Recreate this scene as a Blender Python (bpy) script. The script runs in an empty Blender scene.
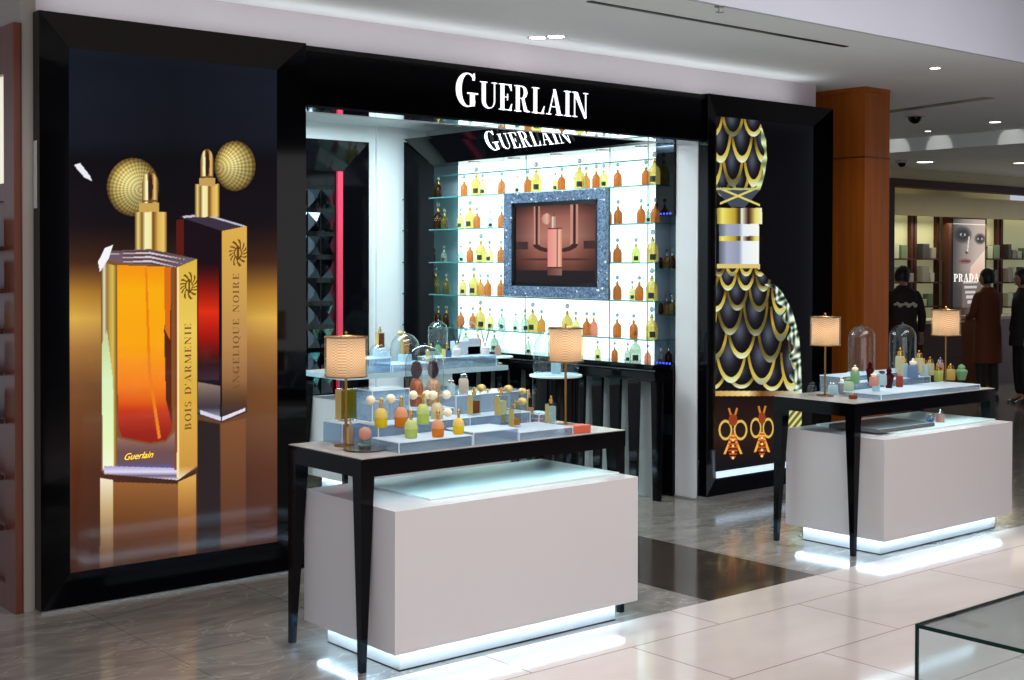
import bpy, bmesh, math, random
import numpy as np
from mathutils import Vector, Matrix
random.seed(7)
PI = math.pi
S = bpy.context.scene
COL = S.collection

# ------------------------------------------------------------------ camera, world, exposure
F, PITCH, ROLL, YAW, CX, CY = 1328.6, 0.0158, 0.0021, 0.6982, 512.0, 283.9
EYE = np.array([0, 0, 1.6])
_fw = np.array([math.sin(YAW)*math.cos(PITCH), math.cos(YAW)*math.cos(PITCH), -math.sin(PITCH)])
_rt = np.array([math.cos(YAW), -math.sin(YAW), 0]); _up = np.cross(_rt, _fw)
_r = math.cos(ROLL)*_rt + math.sin(ROLL)*_up
_u = -math.sin(ROLL)*_rt + math.cos(ROLL)*_up
cam = bpy.data.cameras.new('camera'); camo = bpy.data.objects.new('camera', cam); COL.objects.link(camo)
cam.sensor_fit = 'HORIZONTAL'; cam.sensor_width = 36; cam.lens = F*36/1024
cam.shift_x = (512-CX)/1024; cam.shift_y = (CY-340)/1024
cam.clip_start = .05; cam.clip_end = 100
m = Matrix(((_r[0], _u[0], -_fw[0]), (_r[1], _u[1], -_fw[1]), (_r[2], _u[2], -_fw[2])))
camo.matrix_world = Matrix.Translation(EYE) @ m.to_4x4()
S.camera = camo
w = bpy.data.worlds.new('world'); S.world = w; w.use_nodes = True
w.node_tree.nodes['Background'].inputs[0].default_value = (.42, .45, .52, 1)
w.node_tree.nodes['Background'].inputs[1].default_value = 1.15
S.view_settings.view_transform = 'Standard'; S.view_settings.look = 'None'
S.view_settings.exposure = 0.0; S.view_settings.gamma = 1; S.view_settings.use_curve_mapping = False

def area(name, loc, rot, sx, sy, power, col=(1, 1, 1)):
    l = bpy.data.lights.new(name, 'AREA'); l.shape = 'RECTANGLE'; l.size = sx; l.size_y = sy
    l.energy = power; l.color = col
    o = bpy.data.objects.new(name, l); COL.objects.link(o); o.location = loc; o.rotation_euler = rot
    return o
# mall ceiling lighting over the walkway, booth lighting, far shop lighting
area('mall_ceiling_light', (2.6, 2.0, 3.9), (0, 0, 0), 4.5, 1.6, 120, (1, .95, .93))
area('mall_ceiling_light', (6.6, 2.4, 3.9), (0, 0, 0), 3.0, 1.6, 95, (1, .95, .93))
area('bulkhead_fill_light', (5.1, 6.06, 2.755), (PI-.1, 0, 0), 5.6, .10, 4.2, (.95, .97, 1))  # added uplight above the header, brightens bulkhead and ceiling; no fixture modelled
area('front_fill_light', (0.2, -2.7, 1.6), (PI/2, 0, 0), 9.0, 2.6, 120, (1, .97, .97))  # unseen fill behind the camera, added to brighten ceiling, bulkhead and counter fronts
area('booth_ceiling_light', (5.2, 8.4, 2.72), (0, 0, 0), 2.2, .9, 105, (.74, .94, 1))
area('booth_ceiling_light', (5.2, 6.8, 2.72), (0, 0, 0), 2.0, .5, 42, (.78, .95, 1))
area('shop_ceiling_light', (16.5, 10.75, 2.2), (0, 0, 0), 5, .3, 34, (1, .95, .74))
area('shop_ceiling_light', (16.0, 9.72, 2.53), (0, 0, 0), 6, .2, 14, (1, .9, .66))
def spot(loc, power, ang, col=(1, 1, 1), tgt=None):
    l = bpy.data.lights.new('ceiling_spot', 'SPOT'); l.energy = power; l.spot_size = ang; l.spot_blend = .5; l.color = col; l.shadow_soft_size = .04
    o = bpy.data.objects.new('ceiling_spot', l); COL.objects.link(o); o.location = loc
    if tgt: o.rotation_euler = (Vector(tgt)-Vector(loc)).to_track_quat('-Z', 'Y').to_euler()
for x_ in (3.0, 3.9, 6.3, 7.2): spot((x_, 4.70, 2.93), 95, .8, (.93, .98, 1), (x_, 4.40, .7))

def px(p):                        # world points (n,3) -> picture coordinates, used to author the printed pictures
    d = p - EYE; z = d @ _fw
    return CX + F*(d @ _r)/z, CY - F*(d @ _u)/z
def on(x, y, X=None, Y=None, Z=None):
    d = _fw + _r*(x-CX)/F - _u*(y-CY)/F
    t = X/d[0] if X is not None else Y/d[1] if Y is not None else (Z-1.6)/d[2]
    return Vector([float(a) for a in EYE + t*d])

# ------------------------------------------------------------------ materials
def lin(c):
    return tuple((v/255/12.92 if v/255 <= .04045 else ((v/255+.055)/1.055)**2.4) for v in c)
def pm(name, rgb, rough=.5, metal=0, spec=.5, emit=None, es=0, coat=0, noise=None, bump=0):
    mt = bpy.data.materials.new(name); mt.use_nodes = True
    nt = mt.node_tree; b = nt.nodes['Principled BSDF']
    c = lin(rgb)
    b.inputs['Base Color'].default_value = (*c, 1)
    b.inputs['Roughness'].default_value = rough; b.inputs['Metallic'].default_value = metal
    b.inputs['Specular IOR Level'].default_value = spec; b.inputs['Coat Weight'].default_value = coat
    if emit: b.inputs['Emission Color'].default_value = (*lin(emit), 1); b.inputs['Emission Strength'].default_value = es
    if noise:
        sc, amt = noise[:2]
        n = nt.nodes.new('ShaderNodeTexNoise'); n.inputs['Scale'].default_value = sc; n.inputs['Detail'].default_value = 6
        tc = nt.nodes.new('ShaderNodeTexCoord'); mp = nt.nodes.new('ShaderNodeMapping')
        mp.inputs['Scale'].default_value = noise[2] if len(noise) > 2 else (1, 1, 1)
        nt.links.new(tc.outputs['Object'], mp.inputs[0]); nt.links.new(mp.outputs[0], n.inputs[0])
        r = nt.nodes.new('ShaderNodeValToRGB')
        r.color_ramp.elements[0].color = (*[v*(1-amt) for v in c], 1); r.color_ramp.elements[1].color = (*[min(1, v*(1+amt)) for v in c], 1)
        r.color_ramp.elements[0].position = .3; r.color_ramp.elements[1].position = .7
        nt.links.new(n.outputs['Fac'], r.inputs[0]); nt.links.new(r.outputs[0], b.inputs['Base Color'])
        if bump:
            bp = nt.nodes.new('ShaderNodeBump'); bp.inputs['Strength'].default_value = bump
            nt.links.new(n.outputs['Fac'], bp.inputs['Height']); nt.links.new(bp.outputs[0], b.inputs['Normal'])
    return mt
def thin(name, rgb, gloss=1.0, ior=1.45, rough=.02, lit=0):
    """thin clear or tinted glass: transparent, with Fresnel reflection"""
    mt = bpy.data.materials.new(name); mt.use_nodes = True; nt = mt.node_tree; nt.nodes.clear()
    o = nt.nodes.new('ShaderNodeOutputMaterial'); mx = nt.nodes.new('ShaderNodeMixShader')
    t = nt.nodes.new('ShaderNodeBsdfTransparent'); g = nt.nodes.new('ShaderNodeBsdfGlossy')
    lw = nt.nodes.new('ShaderNodeFresnel'); ge = nt.nodes.new('ShaderNodeNewGeometry')
    m1 = nt.nodes.new('ShaderNodeMath'); m1.operation = 'MULTIPLY_ADD'; m1.inputs[1].default_value = -2; m1.inputs[2].default_value = 1
    m0 = nt.nodes.new('ShaderNodeMath'); m0.operation = 'POWER'; m0.inputs[0].default_value = ior     # same reflectance from both sides
    nt.links.new(ge.outputs['Backfacing'], m1.inputs[0]); nt.links.new(m1.outputs[0], m0.inputs[1]); nt.links.new(m0.outputs[0], lw.inputs[0])
    t.inputs[0].default_value = (*lin(rgb), 1); g.inputs['Roughness'].default_value = rough
    g.inputs[0].default_value = (gloss, gloss, gloss, 1)
    nt.links.new(lw.outputs[0], mx.inputs[0]); nt.links.new(t.outputs[0], mx.inputs[1]); nt.links.new(g.outputs[0], mx.inputs[2])
    last = mx
    if lit:
        tr = nt.nodes.new('ShaderNodeBsdfTranslucent'); tr.inputs[0].default_value = (*lin(rgb), 1)
        df = nt.nodes.new('ShaderNodeBsdfDiffuse'); df.inputs[0].default_value = (*lin(rgb), 1)
        ad = nt.nodes.new('ShaderNodeMixShader'); nt.links.new(tr.outputs[0], ad.inputs[1]); nt.links.new(df.outputs[0], ad.inputs[2])
        m2 = nt.nodes.new('ShaderNodeMixShader'); m2.inputs[0].default_value = lit
        nt.links.new(mx.outputs[0], m2.inputs[1]); nt.links.new(ad.outputs[0], m2.inputs[2]); last = m2
    nt.links.new(last.outputs[0], o.inputs[0])
    return mt
BLK = pm('black_lacquer', (4, 4, 6), .06, spec=.2)
BLKM = pm('black_satin', (9, 9, 11), .3)
CHR = pm('chrome', (210, 215, 222), .12, 1)
STEEL = pm('brushed_steel_trim', (165, 165, 162), .3, .8)
GOLD = pm('gold_metal', (214, 170, 84), .22, 1)
BRASS = pm('brass', (150, 112, 60), .3, 1)
WHITE = pm('white_lacquer', (208, 204, 204), .22, spec=.4)
WALLW = pm('booth_white_paint', (222, 226, 228), .6)
WALLG = pm('grey_paint', (150, 158, 160), .7, noise=(3, .03))
CEILM = pm('ceiling_paint', (236, 242, 242), .85, noise=(1.5, .02))
CEIL2 = pm('raised_ceiling_paint', (198, 202, 214), .85, noise=(1.5, .03))
BULK = pm('bulkhead_paint', (205, 196, 202), .8, noise=(2, .03))
BEIGE = pm('beige_paint', (200, 188, 150), .7, noise=(2, .05))
WOOD = pm('cherry_wood', (158, 82, 18), .42, noise=(3, .22, (6, 6, .35)), spec=.3)
WOODD = pm('dark_cherry_wood', (96, 40, 16), .35, noise=(4, .25, (6, 6, .5)))
BROWN = pm('dark_brown_wood', (66, 34, 20), .55, spec=.2, noise=(4, .2, (.4, 5, 5)))
MIRROR = pm('mirror', (225, 230, 235), .03, 1)
SMIRROR = pm('smoked_mirror', (95, 105, 115), .05, 1)
RED = pm('crimson_strip', (170, 40, 66), .4, emit=(170, 34, 60), es=.35)
GLASS = thin('clear_glass', (246, 251, 252), 1, 1.42)
DOMEG = thin('dome_glass', (240, 247, 248), 1, 1.62)
GREENG = thin('shelf_glass', (178, 228, 222), 1, 1.45)
GEDGE = pm('glass_edge_green', (4, 40, 36), .3, spec=.15)
SEDGE = pm('shelf_glass_edge', (70, 128, 126), .12, spec=.8)
ACR = thin('acrylic', (232, 242, 250), 1, 1.5, .03, lit=.12)
ACRT = thin('acrylic_frosted_top', (232, 244, 252), 1, 1.5, .1, lit=.7)
LED = pm('led_white', (240, 250, 255), .5, emit=(190, 230, 255), es=30)
LSTR = pm('light_strip_white', (220, 235, 250), .5, emit=(190, 215, 240), es=.9)
LIT = pm('lit_back_panel', (240, 250, 250), .5, emit=(236, 255, 252), es=1.35)
LETW = pm('lit_letter', (250, 250, 250), .5, emit=(250, 252, 255), es=1.05)
BLUEL = pm('blue_led', (60, 70, 240), .5, emit=(60, 80, 255), es=1.5)
SPOTM = pm('downlight_lens', (255, 250, 240), .5, emit=(255, 248, 235), es=6)
PAPER = pm('label_paper', (226, 214, 170), .6)
DARKL = pm('dark_label', (22, 30, 12), .5)
STONE = pm('grey_stone_top', (176, 168, 160), .18, noise=(8, .15), spec=.5)
PUFF = pm('cream_puff', (238, 224, 190), .8, noise=(40, .12), bump=.3)
BULBG = pm('gold_net', (205, 182, 110), .5, .3, noise=(90, .4), bump=.5)

def rampmat(name, kind):
    """floor finishes"""
    mt = bpy.data.materials.new(name); mt.use_nodes = True; nt = mt.node_tree; b = nt.nodes['Principled BSDF']
    N = nt.nodes.new; L = nt.links.new
    tc = N('ShaderNodeTexCoord'); mp = N('ShaderNodeMapping'); L(tc.outputs['Object'], mp.inputs[0])
    br = N('ShaderNodeTexBrick'); L(mp.outputs[0], br.inputs[0])
    if kind == 'cream':
        bw, rh, off, mo, c1, c2, mc = 1.1, .55, .5, .004, (196, 184, 178), (202, 190, 184), (150, 134, 126)
        mp.inputs['Location'].default_value = (-4.48+1.1*.0, -3.35, 0)
        b.inputs['Roughness'].default_value = .09
    elif kind == 'grey':
        bw, rh, off, mo, c1, c2, mc = .8, .8, 0, .003, (126, 120, 114), (136, 130, 124), (104, 98, 92)
        mp.inputs['Location'].default_value = (-2.4, -4.2, 0)
        b.inputs['Roughness'].default_value = .12
    else:
        bw, rh, off, mo, c1, c2, mc = .8, .8, 0, .002, (58, 50, 44), (64, 56, 50), (50, 42, 38)
        b.inputs['Roughness'].default_value = .1
    br.offset = off; br.inputs['Scale'].default_value = 1
    br.inputs['Brick Width'].default_value = bw; br.inputs['Row Height'].default_value = rh
    br.inputs['Mortar Size'].default_value = mo; br.inputs['Mortar Smooth'].default_value = .1
    br.inputs['Color1'].default_value = (*lin(c1), 1); br.inputs['Color2'].default_value = (*lin(c2), 1); br.inputs['Mortar'].default_value = (*lin(mc), 1)
    n = N('ShaderNodeTexNoise'); n.inputs['Scale'].default_value = 2.2; n.inputs['Detail'].default_value = 9
    n.inputs['Distortion'].default_value = 1.6 if kind != 'cream' else .3
    mp2 = N('ShaderNodeMapping'); mp2.inputs['Rotation'].default_value = (0, 0, .5); mp2.inputs['Scale'].default_value = (1, 2.6, 1)
    L(tc.outputs['Object'], mp2.inputs[0]); L(mp2.outputs[0], n.inputs[0])
    r = N('ShaderNodeValToRGB'); a = {'cream': .04, 'grey': .24, 'dark': .2}[kind]
    r.color_ramp.elements[0].position = .35; r.color_ramp.elements[1].position = .66
    r.color_ramp.elements[0].color = (1-a, 1-a, 1-a, 1); r.color_ramp.elements[1].color = (1+a*.6, 1+a*.55, 1+a*.5, 1)
    L(n.outputs['Fac'], r.inputs[0])
    mx = N('ShaderNodeMix'); mx.data_type = 'RGBA'; mx.blend_type = 'MULTIPLY'; mx.inputs['Factor'].default_value = 1
    L(br.outputs['Color'], mx.inputs['A']); L(r.outputs[0], mx.inputs['B'])
    out = mx.outputs['Result']
    if kind != 'cream':   # thin pale veins
        v = N('ShaderNodeTexNoise'); v.inputs['Scale'].default_value = 1.1; v.inputs['Detail'].default_value = 5; v.inputs['Distortion'].default_value = 2.5
        L(mp2.outputs[0], v.inputs[0])
        vr = N('ShaderNodeValToRGB'); e = vr.color_ramp.elements
        e[0].position = .485; e[0].color = (0, 0, 0, 1); e[1].position = .5; e[1].color = (1, 1, 1, 1); e2 = e.new(.515); e2.color = (0, 0, 0, 1)
        L(v.outputs['Fac'], vr.inputs[0])
        m3 = N('ShaderNodeMix'); m3.data_type = 'RGBA'; mm = N('ShaderNodeMath'); mm.operation = 'MULTIPLY'; mm.inputs[1].default_value = .35
        L(vr.outputs[0], mm.inputs[0]); L(mm.outputs[0], m3.inputs['Factor']); L(out, m3.inputs['A'])
        m3.inputs['B'].default_value = (*lin((190, 182, 172) if kind == 'grey' else (110, 96, 84)), 1); out = m3.outputs['Result']
    L(out, b.inputs['Base Color']); b.inputs['Specular IOR Level'].default_value = .5
    return mt

# ------------------------------------------------------------------ mesh helpers
class B:
    def __init__(s): s.bm = bmesh.new()
    def face(s, pts):
        v = [s.bm.verts.new(p) for p in pts]; s.bm.faces.new(v); return s
    def box(s, x0, x1, y0, y1, z0, z1, bev=0):
        bm = bmesh.new() if bev else s.bm
        v = [bm.verts.new((x, y, z)) for x in (x0, x1) for y in (y0, y1) for z in (z0, z1)]
        for f in ((0, 1, 3, 2), (4, 6, 7, 5), (0, 4, 5, 1), (2, 3, 7, 6), (0, 2, 6, 4), (1, 5, 7, 3)):
            bm.faces.new([v[i] for i in f])
        if bev:
            bmesh.ops.bevel(bm, geom=list(bm.edges), offset=bev, segments=2, affect='EDGES', profile=.6)
            s.merge(bm)
        return s
    def merge(s, o):
        me = bpy.data.meshes.new('t'); o.to_mesh(me); o.free(); s.bm.from_mesh(me); bpy.data.meshes.remove(me)
    def prism(s, poly, fn, d):
        """poly: 2D points, fn(u, v, w) -> 3D, extruded w from 0 to d"""
        a = [s.bm.verts.new(fn(u, v, 0)) for u, v in poly]; b = [s.bm.verts.new(fn(u, v, d)) for u, v in poly]
        n = len(poly)
        s.bm.faces.new(a); s.bm.faces.new(b[::-1])
        for i in range(n): s.bm.faces.new((a[i], b[i], b[(i+1) % n], a[(i+1) % n]))
        return s
    def loft(s, rings, closed=True, caps=True):
        R = [[s.bm.verts.new(p) for p in r] for r in rings]
        n = len(R[0])
        for a, b in zip(R, R[1:]):
            for i in range(n if closed else n-1): s.bm.faces.new((a[i], a[(i+1) % n], b[(i+1) % n], b[i]))
        if caps: s.bm.faces.new(R[0][::-1]); s.bm.faces.new(R[-1])
        return s
    def lathe(s, prof, c=(0, 0, 0), n=20, sx=1, sy=1, caps=True):
        return s.loft([[(c[0]+r*sx*math.cos(2*PI*i/n), c[1]+r*sy*math.sin(2*PI*i/n), c[2]+z) for i in range(n)] for r, z in prof], caps=caps)
    def tube(s, pts, r, n=8, r1=None):
        P = [Vector(p) for p in pts]; rings = []
        for i, p in enumerate(P):
            t = (P[min(i+1, len(P)-1)]-P[max(i-1, 0)]).normalized()
            a = t.orthogonal().normalized() if abs(t.z) > .9 else t.cross(Vector((0, 0, 1))).normalized()
            b = t.cross(a); rr = r if r1 is None else r+(r1-r)*i/(len(P)-1)
            rings.append([tuple(p+a*rr*math.cos(2*PI*k/n)+b*rr*math.sin(2*PI*k/n)) for k in range(n)])
        return s.loft(rings)
    def sph(s, c, r, n=14, sz=1, sx=1, sy=1):
        prof = [(max(.0004, r*math.sin(PI*i/(n//2+2))), -r*sz*math.cos(PI*i/(n//2+2))) for i in range(n//2+3)]
        return s.lathe(prof, c, n, sx, sy)
    def done(s, name, mat, parent=None, smooth=False, loc=None):
        bmesh.ops.recalc_face_normals(s.bm, faces=s.bm.faces)
        me = bpy.data.meshes.new(name); s.bm.to_mesh(me); s.bm.free()
        for mm in (mat if isinstance(mat, (list, tuple)) else [mat]): me.materials.append(mm)
        if smooth:
            me.polygons.foreach_set('use_smooth', [True]*len(me.polygons))
            me.set_sharp_from_angle(angle=math.radians(42))
        o = bpy.data.objects.new(name, me); COL.objects.link(o)
        if parent: o.parent = parent
        if loc: o.location = loc
        return o
def thing(name, label, cat, loc=(0, 0, 0), rz=0, group=None):
    o = bpy.data.objects.new(name, None); COL.objects.link(o); o.location = loc; o.rotation_euler = (0, 0, rz)
    o.empty_display_size = .05
    o['label'] = label; o['category'] = cat
    if group: o['group'] = group
    return o
def tag(o, label, cat, group=None):
    o['label'] = label; o['category'] = cat
    if group: o['group'] = group
    return o
def struct(o): o['kind'] = 'structure'; return o
def dup(root, loc, label, group=None, rz=None, scale=None):
    def cp(o, par):
        c = o.copy(); COL.objects.link(c); c.parent = par
        for ch in o.children: cp(ch, c)
        return c
    r = cp(root, None); r.location = loc; r['label'] = label
    if group: r['group'] = group
    if rz is not None: r.rotation_euler = (0, 0, rz)
    if scale: r.scale = scale
    return r

# picture painted on a dense grid (backlit prints and the screen): colour comes from functions, stored per vertex
def inpoly(x, y, poly):
    r = np.zeros(x.shape, bool); n = len(poly)
    for i in range(n):
        x1, y1 = poly[i]; x2, y2 = poly[(i+1) % n]
        if y1 == y2: continue
        c = ((y1 > y) != (y2 > y)) & (x < (x2-x1)*(y-y1)/(y2-y1)+x1); r ^= c
    return r
def grad(t, stops):
    ts = [s[0] for s in stops]; return np.stack([np.interp(t, ts, [s[1][k] for s in stops]) for k in range(3)], -1)
def picture(name, corner, du, dv, nu, nv, paint, parent, es, rough=.08):
    """grid from corner, spanned by du (right) and dv (up)"""
    c = np.array(corner); U, V = np.meshgrid(np.linspace(0, 1, nu), np.linspace(0, 1, nv))
    p = c + U[..., None]*np.array(du) + V[..., None]*np.array(dv)
    X, Y = px(p.reshape(-1, 3)); X = X.reshape(U.shape); Y = Y.reshape(U.shape)
    rgb = np.clip(paint(X, Y, U, V), 0, 255)/255
    rgb = np.where(rgb <= .04045, rgb/12.92, ((rgb+.055)/1.055)**2.4)
    me = bpy.data.meshes.new(name)
    idx = np.arange(nu*nv).reshape(nv, nu)
    q = np.stack([idx[:-1, :-1], idx[:-1, 1:], idx[1:, 1:], idx[1:, :-1]], -1).reshape(-1, 4)
    me.from_pydata(p.reshape(-1, 3).tolist(), [], q.tolist())
    a = me.color_attributes.new('print', 'FLOAT_COLOR', 'POINT')
    a.data.foreach_set('color', np.concatenate([rgb, np.ones(U.shape+(1,))], -1).astype(np.float32).ravel())
    mt = bpy.data.materials.new(name+'_print'); mt.use_nodes = True; nt = mt.node_tree; b = nt.nodes['Principled BSDF']
    at = nt.nodes.new('ShaderNodeAttribute'); at.attribute_name = 'print'
    b.inputs['Base Color'].default_value = (.004, .004, .005, 1); b.inputs['Specular IOR Level'].default_value = .4
    nt.links.new(at.outputs['Color'], b.inputs['Emission Color'])
    b.inputs['Emission Strength'].default_value = es; b.inputs['Roughness'].default_value = rough
    me.materials.append(mt)
    o = bpy.data.objects.new(name, me); COL.objects.link(o); o.parent = parent
    return o

# ------------------------------------------------------------------ serif lettering
def arc(cx, cy, rx, ry, icx, icy, irx, iry, a0, a1, n=22):
    """crescent band between two ellipses as small quads"""
    out = []; pts = []
    for i in range(n+1):
        a = math.radians(a0+(a1-a0)*i/n)
        pts.append(((cx+rx*math.cos(a), cy+ry*math.sin(a)), (icx+irx*math.cos(a), icy+iry*math.sin(a))))
    for (o1, i1), (o2, i2) in zip(pts, pts[1:]): out.append([o1, o2, i2, i1])
    return out
def R(x0, y0, x1, y1): return [(x0, y0), (x1, y0), (x1, y1), (x0, y1)]
T_ = .035
GL = {
 'G': (.80, arc(.40, .5, .40, .52, .43, .5, .24, .48, 48, 308) + [R(.50, .02, .66, .40), R(.40, .38, .78, .38+T_+.01), [(.58, .80), (.66, .80), (.66, 1.02), (.62, 1.02)], [(.40, -.02), (.66, .10), (.66, .2), (.5, .03)]]),
 'U': (.80, [R(.02, .965, .34, 1), R(.10, .3, .26, 1), R(.54, .965, .78, 1), R(.645, .3, .69, 1)] + arc(.395, .3, .295, .31, .452, .3, .193, .265, 180, 360)),
 'E': (.66, [R(.02, 0, .60, T_), R(.02, 1-T_, .58, 1), R(.10, 0, .26, 1), R(.2, .49, .42, .52), R(.40, .38, .43, .63), [(.57, 0), (.62, .26), (.60, .26), (.48, 0)], [(.58, 1), (.60, .76), (.575, .76), (.46, 1)]]),
 'R': (.78, [R(.02, 0, .34, T_), R(.10, 0, .26, 1), R(.02, 1-T_, .40, 1), R(.24, .50, .42, .53), [(.36, .52), (.47, .52), (.62, .06), (.48, .02)], [(.48, .03), (.62, .08), (.76, .02), (.74, 0), (.6, -.01)]] + arc(.38, .75, .24, .25, .36, .75, .11, .215, -90, 90)),
 'L': (.66, [R(.02, 0, .60, T_), R(.02, 1-T_, .36, 1), R(.10, 0, .26, 1), [(.56, 0), (.62, .3), (.60, .3), (.46, 0)]]),
 'A': (.80, [[(.38, 1.01), (.42, 1.01), (.14, 0), (.10, 0)], [(.34, 1.01), (.45, 1.01), (.72, 0), (.54, 0)], R(.2, .30, .60, .335), R(0, 0, .24, T_), R(.46, 0, .80, T_)]),
 'I': (.38, [R(.02, 0, .36, T_), R(.02, 1-T_, .36, 1), R(.11, 0, .27, 1)]),
 'N': (.82, [R(0, 0, .24, T_), R(0, 1-T_, .2, 1), R(.10, 0, .14, 1), [(.06, 1), (.26, 1), (.70, 0), (.66, -.03), (.62, -.03)], R(.66, -.02, .70, 1), R(.56, 1-T_, .80, 1)]),
 'P': (.70, [R(.02, 0, .36, T_), R(.10, 0, .26, 1), R(.02, 1-T_, .40, 1), R(.24, .44, .42, .47)] + arc(.38, .72, .26, .28, .36, .72, .12, .245, -90, 90)),
 'D': (.80, [R(.02, 0, .38, T_), R(.10, 0, .26, 1), R(.02, 1-T_, .38, 1)] + arc(.36, .5, .40, .5, .34, .5, .24, .465, -90, 90)),
 'B': (.72, [R(.02, 0, .38, T_), R(.10, 0, .26, 1), R(.02, 1-T_, .38, 1), R(.24, .5, .40, .53)] + arc(.37, .26, .28, .26, .35, .26, .14, .22, -90, 90) + arc(.35, .76, .25, .24, .33, .76, .11, .2, -90, 90)),
 'O': (.80, arc(.4, .5, .38, .52, .4, .5, .22, .48, 0, 360, 30)),
 'S': (.56, arc(.28, .74, .24, .27, .29, .74, .13, .22, 20, 270) + arc(.27, .25, .25, .27, .26, .25, .12, .22, -160, 90)),
 'M': (.94, [R(0, 0, .22, T_), R(.10, 0, .14, 1), [(.04, 1), (.22, 1), (.50, 0), (.44, 0)], [(.44, 0), (.5, 0), (.80, 1), (.74, 1)], R(.70, 0, .86, 1), R(.62, 0, .94, T_)]),
 'Q': (.80, arc(.4, .5, .38, .52, .4, .5, .22, .48, 0, 360, 30) + [[(.38, .0), (.5, .0), (.7, -.25), (.6, -.25)]]),
 "'": (.2, [[(.04, 1), (.16, 1), (.12, .72), (.08, .72)]]),
 ' ': (.4, []),
}
def word(text, fn, scale, mat, parent, partname='letter', depth=.012, first=1.0, track=.04, fit=None):
    """fn(u, v, w): u to the right, v up, w outwards, in metres; fit = total width"""
    widths = [GL[c][0]*(first if i == 0 else 1) + track for i, c in enumerate(text)]
    total = sum(widths); sx = fit/total if fit else scale
    x = 0
    for i, c in enumerate(text):
        k = first if i == 0 else 1
        b = B()
        for poly in GL[c][1]:
            b.prism([((x+p[0]*k)*sx, p[1]*k*scale) for p in poly], fn, depth)
        if GL[c][1]: b.done(partname, mat, parent)
        else: b.bm.free()
        x += widths[i]

# ------------------------------------------------------------------ the setting
FY = 5.97                       # front plane of the booth facade
struct(B().box(-2, 20, 4.2, 12, -.05, 0).done('floor', rampmat('grey_marble', 'grey')))
struct(B().box(-2, 20, -3, 4.2, -.05, .0).done('floor', rampmat('cream_tile', 'cream')))
struct(B().box(4.75, 5.57, 4.2, 9.3, -.04, .0006).done('floor', rampmat('dark_marble', 'dark')))
CZ = 2.94
struct(B().box(-2, 12.4, 4.63, 12, CZ, CZ+.05).done('ceiling', CEILM))
struct(B().box(-2, 20, 4.60, 4.63, CZ, 4.0).done('ceiling', CEIL2))
struct(B().box(-2, 20, -3, 4.63, 4.0, 4.05).done('ceiling', CEIL2))
struct(B().box(-2, 20, -3.1, -3, 0, 4.05).done('wall_reflection_blocker', pm('unseen_dark_wall', (46, 46, 50), .6)))  # unseen dark wall, added so the black lacquer reflects something dark
struct(B().box(12.4, 20, 4.63, 12, 2.80, 2.85).box(12.38, 12.4, 4.63, 12, 2.80, 2.99).done('ceiling', CEILM))
# bulkhead wall above the facade and wall strip at its left corner
struct(B().box(2.24, 8.18, 6.2, 6.3, 2.42, CZ).box(2.24, 2.3, 6.21, 6.3, 0, CZ).done('wall_front', BULK))
struct(B().box(2.17, 2.24, 6.052, 6.2, 0, CZ).box(2.17, 2.24, 6.2, 9.4, 0, CZ).done('wall_left', pm('warm_grey_paint', (158, 150, 142), .7)))
# booth interior shell
struct(B().box(3.55, 3.62, 6.3, 9.4, 0, 2.75).done('wall_booth_left', WALLW))
struct(B().box(3.55, 6.95, 9.36, 9.42, 0, 2.75).box(6.34, 6.66, 9.33, 9.36, 0, 2.75).done('wall_booth_back', WALLW))
struct(B().box(6.88, 6.95, 6.24, 9.36, 0, 2.75).done('wall_booth_right', WALLG))
struct(B().box(3.55, 6.95, 6.3, 9.4, 2.75, 2.79).box(3.62, 6.95, 6.19, 6.3, 2.735, 2.75).done('ceiling', WALLW))
struct(B().box(6.71, 6.95, 6.055, 6.25, .012, 2.74).done('wall_jamb', WHITE))
struct(B().box(6.70, 6.95, 6.05, 6.25, 0, .012).done('baseboard_jamb', STEEL))

# ------------------------------------------------------------------ mitred display frames
def mitred(x0, x1, z0, z1, ix0, ix1, iz0, iz1, y0, y1, parent, mat=BLK, back=.2):
    """four bevelled boards on a plane facing -Y, outer rim at y0, inner rim at y1"""
    O = [(x0, y0, z0), (x1, y0, z0), (x1, y0, z1), (x0, y0, z1)]
    I = [(ix0, y1, iz0), (ix1, y1, iz0), (ix1, y1, iz1), (ix0, y1, iz1)]
    for k, nm in enumerate(('frame_sill', 'frame_stile', 'frame_head', 'frame_stile')):
        j = (k+1) % 4
        b = B(); yb = y0+back
        f = [O[k], O[j], I[j], I[k]]
        g = [(p[0], yb, p[2]) for p in f]
        b.loft([f, g]); b.done(nm, mat, parent)

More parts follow.
